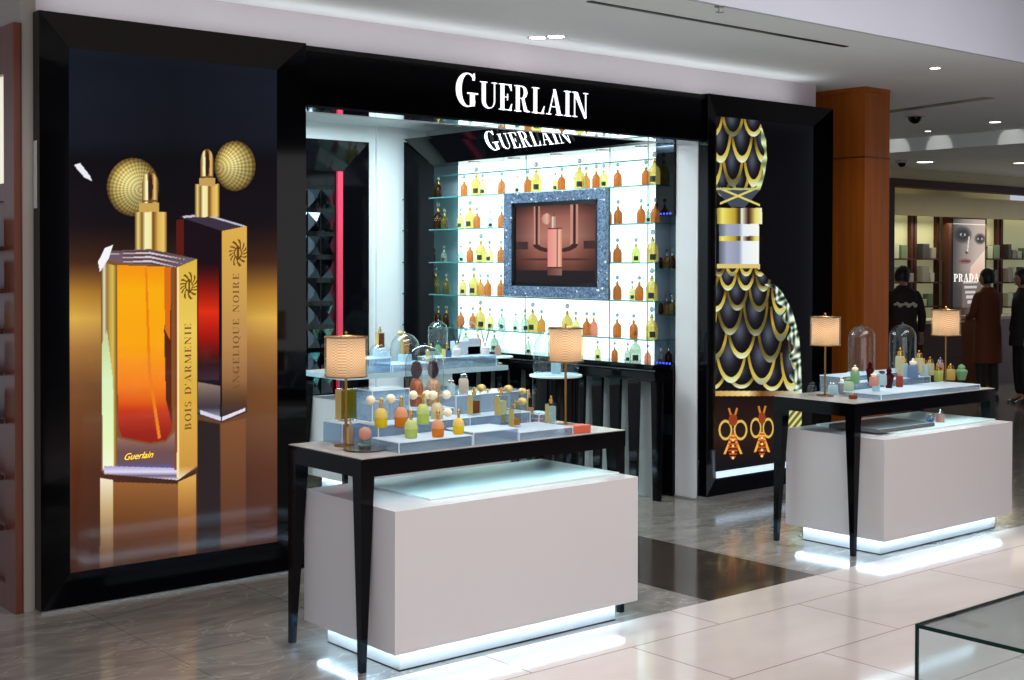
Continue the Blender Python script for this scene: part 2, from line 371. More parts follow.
def paint_left(X, Y, U, V):
    img = grad(Y, [(40, (14, 20, 30)), (90, (22, 26, 36)), (140, (20, 22, 32)), (160, (12, 10, 16)), (225, (22, 14, 18)), (262, (66, 38, 24)),
                   (292, (170, 120, 44)), (318, (212, 166, 72)), (345, (170, 120, 60)), (385, (118, 76, 40)), (432, (104, 62, 34)), (470, (82, 40, 18)), (580, (58, 28, 14))])
    side = np.clip(1-abs(X-172)/110, 0, 1)[..., None]
    img = img*(.78+.3*(1-side))
    d = (X-165)
    def put(mask, col): img[mask] = col[mask] if isinstance(col, np.ndarray) else col
    def P(poly): return inpoly(X, Y, poly)
    # wet floor mirror
    put(P([(100, 478), (113, 480), (113, 566), (100, 570)]), grad(Y, [(478, (250, 235, 205)), (510, (200, 170, 120)), (566, (90, 60, 40))]))
    put(P([(113, 482), (178, 484), (178, 560), (113, 566)]), grad(Y, [(482, (150, 96, 44)), (520, (110, 62, 24)), (566, (70, 38, 20))]))
    put(P([(178, 482), (196, 474), (196, 556), (178, 560)]), grad(Y, [(478, (226, 170, 80)), (520, (150, 92, 36)), (560, (90, 52, 26))]))
    put(P([(198, 420), (220, 424), (220, 550), (198, 552)]), (34, 18, 18))
    put(P([(221, 424), (246, 418), (246, 545), (221, 548)]), grad(Y, [(420, (130, 78, 36)), (545, (80, 44, 24))]))
    # far bottle (dark)
    put(P([(176, 220), (200, 216), (247, 228), (247, 412), (222, 422), (184, 410)]), (26, 12, 20))
    put(P([(176, 220), (184, 219), (184, 300), (176, 300)]), (90, 26, 16))
    put(P([(198, 262), (219, 262), (219, 380), (198, 380)]), grad(Y, [(262, (24, 8, 14)), (290, (150, 24, 10)), (312, (226, 48, 16)), (335, (170, 22, 10)), (365, (50, 12, 16)), (380, (60, 34, 44))]))
    put(P([(198, 382), (220, 386), (220, 418), (198, 412)]), grad(Y, [(382, (150, 126, 110)), (408, (60, 50, 60)), (420, (200, 200, 220))]))
    put(P([(222, 231), (247, 226), (247, 412), (222, 420)]), grad(Y, [(226, (226, 178, 76)), (300, (206, 160, 84)), (345, (186, 138, 84)), (380, (150, 104, 60)), (412, (60, 38, 30))]))
    put(P([(200, 410), (221, 417), (221, 421), (200, 414)]), (220, 215, 235)); put(P([(222, 417), (245, 408), (245, 411), (222, 421)]), (235, 225, 235))
    put(P([(180, 217), (205, 214), (246, 226), (222, 231)]), (60, 50, 66))
    put(P([(182, 216), (206, 214), (246, 226), (244, 227), (206, 216), (184, 218)]), (200, 195, 215))
    def collar(x0, x1, y0, y1):
        t = (X-x0)/(x1-x0)
        c = grad(t, [(0, (120, 84, 30)), (.1, (240, 220, 140)), (.22, (130, 90, 30)), (.32, (250, 245, 190)), (.5, (250, 236, 160)), (.56, (110, 70, 20)), (.72, (226, 180, 90)), (.9, (240, 205, 110)), (1, (120, 80, 30))])
        put((X >= x0) & (X <= x1) & (Y >= y0) & (Y <= y1), c)
    def bulb(cx, cy, rx, ry, ax, ay):
        q = ((X-cx)/rx)**2+((Y-cy)/ry)**2; mk = q < 1
        an = np.arctan2(Y-ay, X-ax); rr = np.hypot(X-ax, Y-ay)
        tex = .5+.25*np.sin(an*46)+.25*np.sin(rr*1.7)
        base = grad(np.clip(q, 0, 1), [(0, (232, 214, 140)), (.6, (206, 180, 98)), (1, (120, 88, 40))])
        put(mk, base*(.62+.45*tex[..., None])*(.78+.45*np.exp(-(((X-cx)/rx+.25)**2+((Y-cy)/ry+.3)**2)*2.2))[..., None])
    def nozzle(cx, w, y0, y1):
        top = y0+14
        mk = (abs(X-cx) < w) & (Y > top) & (Y < y1) | (((X-cx)/w)**2+((Y-top)/14.)**2 < 1) & (Y <= top)
        t = (X-cx+w)/(2*w)
        put(mk, grad(t, [(0, (110, 70, 24)), (.25, (252, 240, 170)), (.42, (90, 52, 16)), (.6, (130, 84, 40)), (.8, (240, 205, 130)), (1, (110, 70, 30))]))
        put(mk & (((X-cx-.5)/(w*.30))**2+((Y-top-1)/13.)**2 < 1), (58, 32, 18)); put(mk & (((X-cx+w*.42)/(w*.16))**2+((Y-top-6)/18.)**2 < 1), (255, 248, 200)); put(mk & (Y > y1-6) & (Y < y1-4), (120, 80, 30))
    bulb(235, 166, 20.5, 25, 217, 168); nozzle(207, 6.5, 149, 182); collar(195, 219.5, 184, 217)
    put((abs(X-207) < 8) & (Y > 178) & (Y < 186), (200, 160, 90))
    bulb(133, 187, 26, 29, 141, 190); nozzle(150, 8, 172, 206); put((abs(X-149) < 10) & (Y > 203) & (Y < 214), (206, 166, 84)); collar(135, 167, 212, 252)
    # near bottle (amber)
    put(P([(101, 262), (112, 252), (150, 250), (197, 259), (197, 468), (178, 480), (104, 474), (101, 470)]), (130, 84, 40))
    put(P([(103, 258), (112, 251), (150, 249), (197, 259), (178, 267), (117, 263)]), (112, 92, 100))
    for k in range(7):
        y0 = 252+k*2; put(P([(106+k*3, y0), (150, y0-2), (190-k*2, y0+6), (150, y0)]), (220, 205, 215) if k % 2 else (90, 60, 50))
    put(P([(101, 262), (117, 266), (117, 472), (101, 470)]), grad(X, [(101, (90, 44, 24)), (104, (235, 232, 190)), (107, (150, 110, 60)), (110, (200, 170, 70)), (113, (222, 190, 90)), (117, (120, 80, 26))]))
    br = P([(101.5, 345), (107, 330), (113, 380), (114, 470), (103, 468)]); put(br, grad(Y, [(330, (200, 215, 150)), (380, (222, 246, 196)), (440, (236, 252, 190)), (470, (250, 255, 225))]))
    liq = P([(117, 265), (170, 267), (172, 430), (166, 440), (150, 443), (122, 437), (118, 425)])
    put(liq, grad(Y, [(265, (248, 150, 16)), (290, (255, 176, 10)), (345, (255, 168, 14)), (385, (250, 130, 20)), (402, (226, 96, 26)), (412, (196, 52, 12)), (436, (150, 24, 8))]))
    put(P([(164, 330), (168, 300), (171, 300), (172, 425), (166, 400)]), (90, 34, 16)); put(P([(164, 267), (171, 267), (170, 340), (165, 330)]), (222, 110, 20))
    put(P([(145, 268), (147, 268), (151, 372), (161, 438), (158, 439), (148, 374)]), (240, 130, 16))
    put(P([(117, 437), (122, 439), (150, 445), (166, 442), (176, 430), (177, 468), (117, 466)]), grad(Y, [(437, (150, 110, 100)), (452, (112, 76, 74)), (463, (104, 80, 92)), (468, (96, 90, 170))]))
    put(P([(104, 466), (177, 468), (178, 480), (104, 474)]), grad(Y, [(466, (170, 160, 210)), (472, (230, 225, 250)), (476, (110, 90, 120)), (480, (250, 245, 250))]))
    put(P([(178, 267), (197, 259), (197, 466), (178, 480)]), grad(Y, [(262, (226, 186, 70)), (330, (240, 206, 92)), (380, (226, 180, 70)), (430, (220, 168, 66)), (466, (206, 150, 60)), (480, (246, 236, 220))]))
    put((abs(X-178) < 1) & (Y > 267) & (Y < 478), (250, 232, 160)); put((abs(X-175.5) < 1) & (Y > 267) & (Y < 470), (150, 60, 16))
    # engraved emblems on the gold faces
    for cx, cy in ((189, 286), (238, 253)):
        q = np.hypot((X-cx)*1.25, (Y-cy)*.8); an = np.arctan2(Y-cy, X-cx)
        put((q < 11) & (q > 4.5) & (np.sin(an*13+q*.8) > .25), (110, 70, 22)); put((abs(q-4.2) < .7), (110, 70, 22))
        put((abs(X-cx) < .9) & (abs(Y-cy) < 7), (110, 70, 22))
    # lens sparkle of the print
    put(P([(74, 165), (80, 163), (90, 176), (92, 181), (84, 177)]), (240, 240, 250)); put(P([(98, 262), (105, 248), (113, 245), (109, 258), (100, 272)]), (250, 250, 255))
    return img

def paint_right(X, Y, U, V):
    img = np.zeros(X.shape+(3,)) + np.array((5, 5, 7.))
    def put(mask, col): img[mask] = col[mask] if isinstance(col, np.ndarray) else col
    def scales(mask, rows, gold=(214, 196, 96), glint=(232, 246, 214), dark=(14, 12, 16)):
        put(mask, dark)
        for (y0, h, wd, off, bend) in rows[::-1]:
            cx = 716+off-2*wd
            while cx < 815:
                far = min(1, abs(cx-737)/64.)
                yc = y0+bend*far**2; wk = wd*(1-.45*far**2)
                t = (Y-yc)/h; u = (X-cx)/wk
                q = u**2+np.clip(t, 0, 9)**2
                cell = mask & (q < 1) & (t > -.45)
                lum = np.exp(-((u+.15)**2*5+(t-.25)**2*9))
                put(cell, np.array(dark)+lum[..., None]*np.array((66, 74, 84.)))
                lo = max(0, 1-2.0/wk); rim = mask & (t > .0) & (q < 1.04) & (q > lo*lo)
                k_ = .55+.45*np.sin(cx*1.7+t*3)
                put(rim, grad(np.clip(t, 0, 1), [(0, (96, 74, 20)), (.45, (190, 160, 60)), (.8, gold), (1, glint)])*np.clip(k_+.35, .5, 1)[..., None])
                cx += 2*wd*.99*(1-.3*far**2)
    xr = np.interp(Y, [116, 122, 140, 160, 178, 190, 198, 204], [752, 760, 766, 767, 764, 760, 750, 738])
    st = (X > 714) & (X < xr) & (Y > 117) & (Y < 203)
    scales(st, [(114, 22, 10.5, 18, 3), (128, 34, 11, 7, 4), (152, 34, 10.5, 18, 3), (172, 24, 9, 8, 2)])
    put(st & (X > xr-3.5+1.5*np.sin(Y*.3)) & (Y > 128), grad((np.sin(Y*.45)+1)/2, [(0, (120, 130, 90)), (1, (226, 246, 190))]))
    put((X > 716) & (Y > 190) & (Y < 207) & (np.abs((X-738)) < np.interp(Y, [190, 207], [22, 7])), (70, 76, 92))
    for a in (1, -1):
        put((np.abs((Y-196)-a*(X-738)*.42) < 1.1) & (X > 720) & (X < 760) & (Y > 186) & (Y < 208), (226, 214, 110))
    put((np.abs(Y-189-(X-738)*.01) < 1) & (X < 756), (190, 190, 120))
    cg = grad((X-717)/45., [(0, (150, 130, 60)), (.12, (246, 236, 110)), (.4, (190, 160, 50)), (.5, (60, 46, 20)), (.55, (250, 250, 230)), (.7, (60, 30, 20)), (.85, (236, 220, 110)), (1, (250, 250, 210))])
    put((X > 717) & (X < 762) & (Y > 208) & (Y < 224), cg)
    lb = grad((X-719)/40., [(0, (90, 96, 110)), (.2, (170, 176, 200)), (.5, (150, 158, 182)), (.6, (236, 244, 250)), (1, (252, 255, 246))])
    nk = (X > 719) & (X < 759) & (Y >= 224) & (Y < 264)
    put(nk, lb); put(nk & (Y > 236) & (Y < 241), cg); put((X > 717) & (X < 760) & (Y >= 264) & (Y < 269), (226, 200, 120))
    xb = np.interp(Y, [268, 280, 292, 310, 335, 360, 395, 470], [757, 770, 782, 792, 799, 801, 802, 801])
    bd = (X > 712) & (X < xb) & (Y > 268) & (Y < 394)
    scales(bd, [(262, 14, 7, 4, 2), (270, 20, 9, 13, 6), (284, 26, 11, 3, 10), (300, 34, 13, 16, 14), (322, 36, 14.5, 3, 14), (344, 38, 15.5, 18, 12), (364, 24, 15.5, 2, 8)])
    put(bd & (X > xb-9+3*np.sin(Y*.33)) & (Y > 284), grad((np.sin(Y*.6+X*.5+2*np.sin(Y*.21))*.5+np.sin(Y*.27-X*.9+np.sin(X*.4+Y*.13)*2)*.5+1)/2, [(0, (20, 20, 26)), (.45, (120, 140, 120)), (.75, (226, 246, 214)), (1, (255, 255, 250))]))
    put((X > 712) & (X < xb) & (Y >= 391) & (Y < 396), grad((X-712)/90., [(0, (200, 150, 80)), (.4, (250, 226, 150)), (.55, (120, 70, 30)), (1, (226, 240, 200))]))
    lo = (X > 712) & (X < xb) & (Y >= 396) & (Y < 470)
    put(lo, grad((Y-396)/70., [(0, (26, 12, 10)), (.6, (44, 22, 14)), (1, (14, 14, 20))]))
    for cx, cy, k in ((733, 434, 1), (762, 432, .82), (783, 430, .6)):
        for s_ in (-1, 1):
            q = ((X-cx-s_*7.5*k)/(6.0*k))**2+((Y-cy+4)/9.)**2
            put(lo & (np.abs(q-1) < .28), (226, 190, 96))
            put(lo & (np.abs((X-cx)-s_*(Y-cy)*.42*k) < 1.2) & (Y > cy) & (Y < cy+20), (250, 180, 70))
            put(lo & (np.abs((X-cx)-s_*(cy-Y-12)*.3*k) < 1.) & (Y < cy-12) & (Y > cy-26), (206, 130, 50))
        put(lo & (((X-cx)/(5.*k))**2+((Y-cy-12)/13.)**2 < 1) & (np.sin(Y*1.9) > -.1), (206, 84, 24))
        put(lo & (((X-cx)/(4.5*k))**2+((Y-cy+14)/6.)**2 < 1), (150, 60, 24))
        for j in range(4): put(lo & (np.hypot(X-cx, Y-cy-6-j*6) < 1.3), (255, 226, 150))
    put(lo & (X > 788), grad((np.sin(Y*.8+X)+1)/2, [(0, (90, 80, 40)), (1, (236, 236, 150))]))
    return img

def paint_screen(X, Y, U, V):
    img = grad(V, [(0, (52, 34, 34)), (.18, (110, 66, 54)), (.35, (150, 92, 76)), (.6, (188, 128, 112)), (.85, (166, 104, 90)), (1, (104, 62, 54))])
    img = img*(1-.75*np.clip(abs(U-.5)*2-.45, 0, 1)[..., None])
    def put(mask, col): img[mask] = col[mask] if isinstance(col, np.ndarray) else col
    for x0, x1, w_ in ((.27, .72, .03), (.74, 1.2, .03)):
        e = np.minimum(abs(U-x0), abs(U-x1)); put((e < w_*.5) & (V > .46), (66, 34, 30)); put((abs(e-w_) < .008) & (V > .46), (206, 150, 130))
    put((V < .5) & (V > .40) & (((U-.5)/.25)**2+((V-.5)/.10)**2 < 1.25) & (((U-.5)/.2)**2+((V-.5)/.06)**2 > 1), (70, 38, 34))
    put((abs(V-.30) < .012), (90, 52, 44)); put((V < .16), (40, 32, 34))
    put((V > .44) & (V < .54) & (((U-.5)/.30)**2 > 1.3), (70, 48, 46))
    put((((U-.395)/.062)**2+((V-.83)/.07)**2 < 1), grad((U-.34)/.12, [(0, (206, 150, 128)), (.5, (240, 186, 160)), (1, (150, 96, 80))]))
    put((abs(U-.48) < .018) & (V > .70) & (V < .86), (240, 214, 200)); put((abs(U-.488) < .004) & (V > .70) & (V < .90), (90, 50, 46))
    b1 = (U > .41) & (U < .58) & (V > .1) & (V < .71)
    put(b1, grad((U-.41)/.17, [(0, (240, 150, 140)), (.6, (250, 176, 160)), (.7, (150, 80, 80)), (.78, (255, 206, 180)), (1, (230, 150, 120))]))
    put(b1 & (V < .19), grad((U-.41)/.17, [(0, (110, 60, 56)), (1, (150, 110, 96))])); put(b1 & (V > .69), (120, 60, 54)); put(b1 & (abs(V-.2) < .01), (90, 36, 40))
    return img

def paint_face(X, Y, U, V):
    img = grad(U, [(0, (66, 64, 66)), (.3, (150, 140, 134)), (.7, (206, 192, 182)), (1, (226, 206, 190))])
    def put(mask, col): img[mask] = col[mask] if isinstance(col, np.ndarray) else col
    img *= grad(V, [(0, (.3, .26, .24)), (.45, (.5, .45, .42)), (.6, (.95, .93, .9)), (1, (.9, .88, .86))])
    for cx, cy, rx, ry in ((.30, .875, .30, .075), (.84, .845, .2, .05)):
        q = ((U-cx)/rx)**2+((V-cy)/ry)**2
        img[q < 1.2] *= np.clip(q, .12, 1)[q < 1.2][:, None]
        put(((U-cx)/.09)**2+((V-cy)/.012)**2 < 1, (190, 186, 180)); put(np.hypot((U-cx), (V-cy)*3.2) < .045, (12, 10, 12))
    put(((U-.42)/.05)**2+((V-.735)/.012)**2 < 1, (84, 66, 62)); put((abs(U-.47-(V-.8)*.4) < .02) & (V > .74) & (V < .86), (228, 216, 208)); put(((U-.36)/.2)**2+((V-.665)/.02)**2 < 1, (140, 84, 78)); put((((U-.36)/.19)**2+((V-.665)/.004)**2 < 1), (60, 30, 30))
    put(inpoly(U, V, [(1, .76), (.55, .62), (.5, .5), (1, .5)]), grad(V, [(.5, (226, 180, 156)), (.76, (250, 226, 206))]))
    put((U > .3) & (U < .8) & (V < .52) & (V > .30), (112, 92, 84))
    for k in range(5): put((abs(U-.55) < .22-.03*k) & (abs(V-.5+k*.04) < .012), (206, 200, 196))
    put(((U-.62)/.3)**2+((V-.12)/.14)**2 < 1, (200, 130, 110)); put((V < .22) & (U < .25), (30, 26, 28))
    return img

# left illuminated advertising box
x0, x1, z0, z1 = 2.225, 3.615, .012, 2.735
ad = thing('advertising_lightbox', 'tall black mitred lightbox with two gold atomiser perfume bottles, left of the booth opening', 'advertising display', (0, 0, 0))
mitred(x0, x1, z0, z1, 2.385, 3.478, .155, 2.59, FY, 6.03, ad, back=.075)
B().box(x0+.002, x1, 6.0455, 6.051, z0, z1).done('cabinet', BLK, ad)
B().box(x0-.004, x1, FY-.012, 6.05, 0, .012).done('base_trim', STEEL, ad)
picture('lit_print', (2.385, 6.03, .155), (1.093, 0, 0), (0, 0, 2.435), 330, 720, paint_left, ad, .95)
B().box(2.2235, 2.2245, 6.0, 6.04, on(38, 208, X=2.222).z, on(38, 140, X=2.222).z).done('notice_sticker', pm('notice_paper', (206, 206, 200), .6), ad)
def textmesh(s, loc, rot, size, mat, parent, sx=1, name='lettering', shear=0):
    c = bpy.data.curves.new('t', 'FONT'); c.body = s; c.size = size; c.extrude = .001; c.shear = shear; c.align_x = 'CENTER'; c.align_y = 'CENTER'
    t = bpy.data.objects.new('t', c); COL.objects.link(t)
    dg = bpy.context.evaluated_depsgraph_get(); me = bpy.data.meshes.new_from_object(t.evaluated_get(dg))
    bpy.data.objects.remove(t); me.materials.clear(); me.materials.append(mat)
    o = bpy.data.objects.new(name, me); COL.objects.link(o); o.parent = parent
    o.location = loc; o.rotation_euler = rot; o.scale = (sx, 1, 1)
    return o
ENG = pm('engraved_gold', (96, 62, 18), .5, emit=(120, 80, 26), es=.5)
YEL = pm('yellow_print', (250, 200, 40), .5, emit=(250, 205, 50), es=1)
def vword(text, pbot, ptop, h, name):
    a = on(*pbot, Y=6.027); b = on(*ptop, Y=6.027); L_ = (b-a).length
    word(text, lambda u, v, w_: (a.x-v+h*.5, 6.027-w_, a.z+u), h, ENG, ad, name, .0012, 1, .12, fit=L_)
vword("BOIS D'ARMENIE", (188, 430), (188, 322), .034, 'engraved_letter')
vword("ANGELIQUE NOIRE", (236, 392), (236, 272), .034, 'engraved_letter')
c = on(138, 456, Y=6.027)
textmesh('Guerlain', c, (PI/2, 0, 0), .045, YEL, ad, .95, 'script_lettering', .5)

# right illuminated advertising box
x0, x1 = 6.715, 8.085
ad2 = thing('advertising_lightbox', 'black lightbox with a giant scale-patterned perfume decanter, right of the booth opening', 'advertising display', (0, 0, 0))
mitred(x0, x1, .03, 2.735, 6.872, 7.93, .125, 2.60, FY, 6.03, ad2, back=.075)
B().box(x0+.005, x1, 6.046, 6.19, .03, 2.735).done('cabinet', BLK, ad2)
B().box(x0-.004, x1, FY-.012, 6.19, 0, .03).done('base_trim', STEEL, ad2)
picture('lit_print', (6.872, 6.03, .125), (1.058, 0, 0), (0, 0, 2.475), 300, 680, paint_right, ad2, .95)
B().box(6.876, 7.926, 6.018, 6.028, .135, .178).done('light_strip', LSTR, ad2)

# header between the boxes, with the shop name
hd = thing('shop_sign_header', 'long black header beam with large white lit lettering across the booth opening', 'shop sign', (0, 0, 0))
B().box(3.617, 6.71, FY+.03, 6.19, 2.425, 2.73).done('fascia', BLK, hd)
B().box(3.617, 6.71, FY+.015, FY+.03, 2.70, 2.725).done('top_lip', BLKM, hd)
B().box(3.63, 6.70, FY+.04, 6.18, 2.412, 2.424).done('mirror_soffit', MIRROR, hd)
word('GUERLAIN', lambda u, v, w_: (4.615+u, FY+.03-w_, 2.495+v), .152, LETW, hd, 'lit_letter', .005, 1.24, .05, fit=1.04)

# ------------------------------------------------------------------ shelf wall of the booth (faces -X)
XB = 6.86; XF = 6.50
sh = thing('bottle_shelf_wall', 'tall backlit display wall with green glass shelves full of amber bottles', 'display shelving', (0, 0, 0))
B().box(XB, XB+.012, 6.36, 8.88, .90, 2.50).done('lit_back_panel', LIT, sh)
B().box(XB, XB+.012, 8.881, 9.33, .90, 2.50).done('unlit_back_panel', pm('unlit_panel', (120, 142, 152), .5), sh)
SZ = [2.142, 1.878, 1.606, 1.340, 1.072]
def shelf(z, par, y0=6.36, y1=9.33, xa=6.60):
    g = B().box(xa+.003, XB-.002, y0, y1, z-.008, z).done('glass_shelf', GREENG, par)
    B().box(xa, xa+.003, y0, y1, z-.009, z+.0005).done('shelf_edge', SEDGE, g)
for z in SZ: shelf(z, sh)
shelf(2.335, sh, xa=6.75)
for yy in (8.02, 6.80): B().box(6.63, 6.65, yy-.0015, yy+.0015, .90, 2.44).done('glass_divider', GLASS, sh)
for yy in (8.0, 7.05, 6.66): B().box(XB-.004, XB-.001, yy-.005, yy+.005, .90, 2.5).done('panel_joint', pm('joint_grey', (170, 200, 200), .5), sh)
B().box(XF+.1, XB+.012, 6.36, 9.33, .862, .90).done('base_ledge', BLK, sh)
# black frame: left stile, head with second sign
b = B(); b.loft([[(XF, 9.165, .05), (6.62, 8.90, .05), (6.62, 9.165, .05)], [(XF, 9.165, 2.615), (6.62, 8.90, 2.40), (6.62, 9.165, 2.615)]]); b.done('frame_stile', BLK, sh)
b = B(); b.loft([[(XF, 9.165, 2.64), (6.60, 8.90, 2.415), (6.62, 9.165, 2.64)], [(XF, 6.26, 2.64), (6.60, 6.26, 2.44), (6.62, 6.26, 2.64)]])
b.box(6.6, 6.88, 6.26, 9.16, 2.42, 2.64); b.done('frame_head', BLK, sh)
for yy in (8.5, 8.0, 7.5, 7.0, 6.6): B().lathe([(.05, 0), (.05, .004)], (6.73, yy, 2.414), 16).done('downlight', CHR, sh)
al = XF+.012; YA = on(487, 143, X=XF+.03).y; YB = on(570.5, 135, X=XF+.03).y
word('GUERLAIN', lambda u, v, w_: (al+.045-.5*v-w_, YA-u, 2.478+v*.9), .125, LETW, sh, 'lit_letter', .002, 1.24, .05, fit=YA-YB)

# end cabinet between shelves and jamb
ec = thing('end_cabinet', 'narrow black end cabinet with dim glass niches and blue sparkling trim beside the white jamb', 'display cabinet', (0, 0, 0))
B().box(6.69, 6.86, 6.255, 6.425, .0, .90).done('lower_body', BLK, ec)
B().box(6.69, 6.86, 6.255, 6.425, 1.93, 2.36).done('upper_body', BLK, ec)
B().box(6.84, 6.858, 6.255, 6.425, .90, 1.93).done('niche_back', pm('dim_panel', (120, 140, 158), .4), ec)
B().box(6.69, 6.86, 6.425, 6.432, .9, 1.93).done('side_panel', pm('dim_panel_side', (110, 128, 144), .4), ec)
B().box(6.69, 6.86, 6.255, 6.425, 2.36, 2.44).done('mirror_cap', SMIRROR, ec)
for z in (1.245, 1.565): B().box(6.695, 6.84, 6.258, 6.42, z-.006, z).done('glass_shelf', GREENG, ec)
for z in (.905, 1.935):
    for k in range(5): B().box(6.686, 6.69, 6.275+k*.03, 6.288+k*.03, z, z+.012).done('blue_crystal', BLUEL, ec)
B().box(6.686, 6.69, 6.27, 6.41, .42, .56).done('glazed_inset', SMIRROR, ec)

# screen with crystal frame hung on the shelf wall
scr = thing('wall_screen', 'square video screen showing a pink atomiser bottle in a sparkling crystal frame', 'screen', (0, 0, 0))
SX = 6.585
yo1 = on(503.5, 240, X=SX-.03).y; yo0 = on(605.5, 240, X=SX-.03).y
B().box(SX+.003, 6.60, yo0+.002, yo1-.002, 1.343, 2.135).done('housing', BLKM, scr)
CRY = bpy.data.materials.new('crystal_mosaic'); CRY.use_nodes = True; nt = CRY.node_tree; b_ = nt.nodes['Principled BSDF']
vo = nt.nodes.new('ShaderNodeTexVoronoi'); vo.inputs['Scale'].default_value = 75; tc = nt.nodes.new('ShaderNodeTexCoord'); nt.links.new(tc.outputs['Object'], vo.inputs[0])
rp = nt.nodes.new('ShaderNodeValToRGB'); e = rp.color_ramp.elements; e[0].position = .1; e[0].color = (*lin((66, 84, 106)), 1); e[1].position = .88; e[1].color = (*lin((124, 142, 168)), 1); e2 = e.new(.95); e2.color = (1, 1, 1, 1)
nt.links.new(vo.outputs['Color'], rp.inputs[0]); nt.links.new(rp.outputs[0], b_.inputs['Base Color']); b_.inputs['Roughness'].default_value = .2
nt.links.new(rp.outputs[0], b_.inputs['Emission Color']); b_.inputs['Emission Strength'].default_value = .12; b_.inputs['Metallic'].default_value = .4
zo0, zo1 = 1.343, 2.135; yi0, yi1, zi0, zi1 = yo0+.085, yo1-.09, 1.425, 2.055
for nm, a in (('frame_head', (yo0, yo1, zi1, zo1)), ('frame_sill', (yo0, yo1, zo0, zi0)), ('frame_stile', (yo0, yi0, zi0, zi1)), ('frame_stile', (yi1, yo1, zi0, zi1))):
    B().box(SX-.03, SX+.003, a[0], a[1], a[2], a[3], .004).done(nm, CRY, scr)
for a in ((yi0, yi1, zi1-.028, zi1), (yi0, yi1, zi0, zi0+.028), (yi0, yi0+.03, zi0, zi1), (yi1-.03, yi1, zi0, zi1)):
    B().box(SX-.02, SX, *a).done('bezel', BLKM, scr)
picture('display_image', (SX-.004, yi1-.03, zi0+.028), (0, -(yi1-yi0-.06), 0), (0, 0, zi1-zi0-.056), 120, 110, paint_screen, scr, .9)

# ------------------------------------------------------------------ perfume bottles on the shelves
LIQ = {'amber': thin('amber_perfume', (220, 158, 100), .8, 1.35, lit=.4), 'gold': thin('gold_perfume', (236, 222, 158), .8, 1.35, lit=.35),
       'lime': thin('lime_perfume', (234, 236, 178), .8, 1.35, lit=.3), 'clear': thin('clear_perfume', (214, 224, 214), .9, 1.45, lit=.15),
       'olive': thin('olive_perfume', (140, 130, 60), .8, 1.35, lit=.4), 'dark': thin('dark_perfume', (84, 50, 20), .8, 1.35, lit=.4),
       'rose': thin('rose_perfume', (236, 180, 160), .8, 1.35, lit=.3), 'pale': thin('pale_perfume', (240, 236, 190), .8, 1.35, lit=.3),
       'honey': thin('honey_perfume', (230, 184, 118), .8, 1.35, lit=.4), 'yellow': thin('yellow_perfume', (246, 224, 70), .8, 1.35, lit=.5),
       'blue': thin('blue_perfume', (120, 150, 190), .8, 1.35, lit=.4), 'green': thin('green_glass', (120, 190, 110), .8, 1.4, lit=.5),
       'wine': thin('wine_glass_tint', (86, 8, 16), .8, 1.4, lit=.5), 'red': thin('red_glass_tint', (200, 60, 40), .8, 1.4, lit=.5),
       'brown': thin('brown_perfume', (126, 62, 34), .8, 1.4, lit=.5)}
CLEARB = thin('bottle_glass', (236, 244, 240), 1, 1.5)
STOPG = thin('stopper_glass', (196, 204, 204), 1, 1.6, lit=.2)
LQ = {k_: thin('table_'+k_, c_, .9, 1.4, lit=.6) for k_, c_ in {'brown': (176, 100, 66), 'pale': (236, 232, 196), 'honey': (240, 168, 60), 'rose': (236, 190, 176), 'clear': (214, 232, 236), 'lime': (220, 230, 140), 'yellow': (250, 226, 60), 'olive': (170, 160, 50), 'blue': (150, 174, 208), 'green': (166, 208, 168), 'wine': (96, 12, 20), 'red': (190, 104, 84), 'gold': (236, 214, 130)}.items()}
protos = {}
GB = pm('gilded_bee_relief', (196, 152, 60), .3, .8)
def bee_bottle(color, size):
    """round shouldered bottle with ball stopper; height H"""
    H, W = {'L': (.225, .041), 'M': (.170, .031), 'S': (.135, .024)}[size]
    r = thing('perfume_bottle', '', 'perfume bottle')
    bh = H*.60
    prof = [(W*.9, 0), (W, .006), (W, bh*.62), (W*.9, bh*.8), (W*.62, bh*.93), (W*.3, bh), (W*.26, bh*1.12)]
    B().lathe(prof, n=16).done('body', LIQ[color], r, True)
    B().lathe([(W*.34, bh*1.10), (W*.34, bh*1.17), (W*.2, bh*1.19), (W*.17, bh*1.30)], n=12).done('collar', GOLD if size != 'S' else CHR, r, True)
    B().sph((0, 0, H-W*.42), W*.42, 12, 1.15).done('stopper', STOPG, r, True)
    # label wraps the side facing the room
    b = B(); n = 6
    rings = [[((-math.cos(a))*(W+.0012), math.sin(a)*(W+.0012)-0, z) for a in [(-.75+1.0*i/n) for i in range(n+1)]] for z in (bh*.12, bh*.42)]
    b.loft(rings, closed=False, caps=False)
    if color in ('amber', 'honey', 'rose', 'dark'): b.bm.free()
    else: b.done('label', DARKL if color in ('gold', 'lime', 'clear', 'olive', 'pale') else PAPER, r)
    if size == 'L':
        for k in range(10):
            a = -PI/2-1.1+k*.26
            bb = B(); bb.sph((math.sin(a)*W, math.cos(a)*W, bh*(.55+.1*(k % 2))), W*.1, 8); bb.done('relief_bead', GB, r, True)
    return r
SHELFNAMES = ['top shelf', 'second shelf down', 'third shelf down', 'fourth shelf down', 'fifth shelf down', 'bottom ledge']
CN = {'amber': 'amber', 'gold': 'golden yellow', 'lime': 'pale lime', 'clear': 'clear glass', 'olive': 'olive green', 'dark': 'dark brown', 'rose': 'rosy', 'pale': 'pale cream', 'honey': 'honey coloured'}
SN = {'L': 'large', 'M': 'medium', 'S': 'small'}
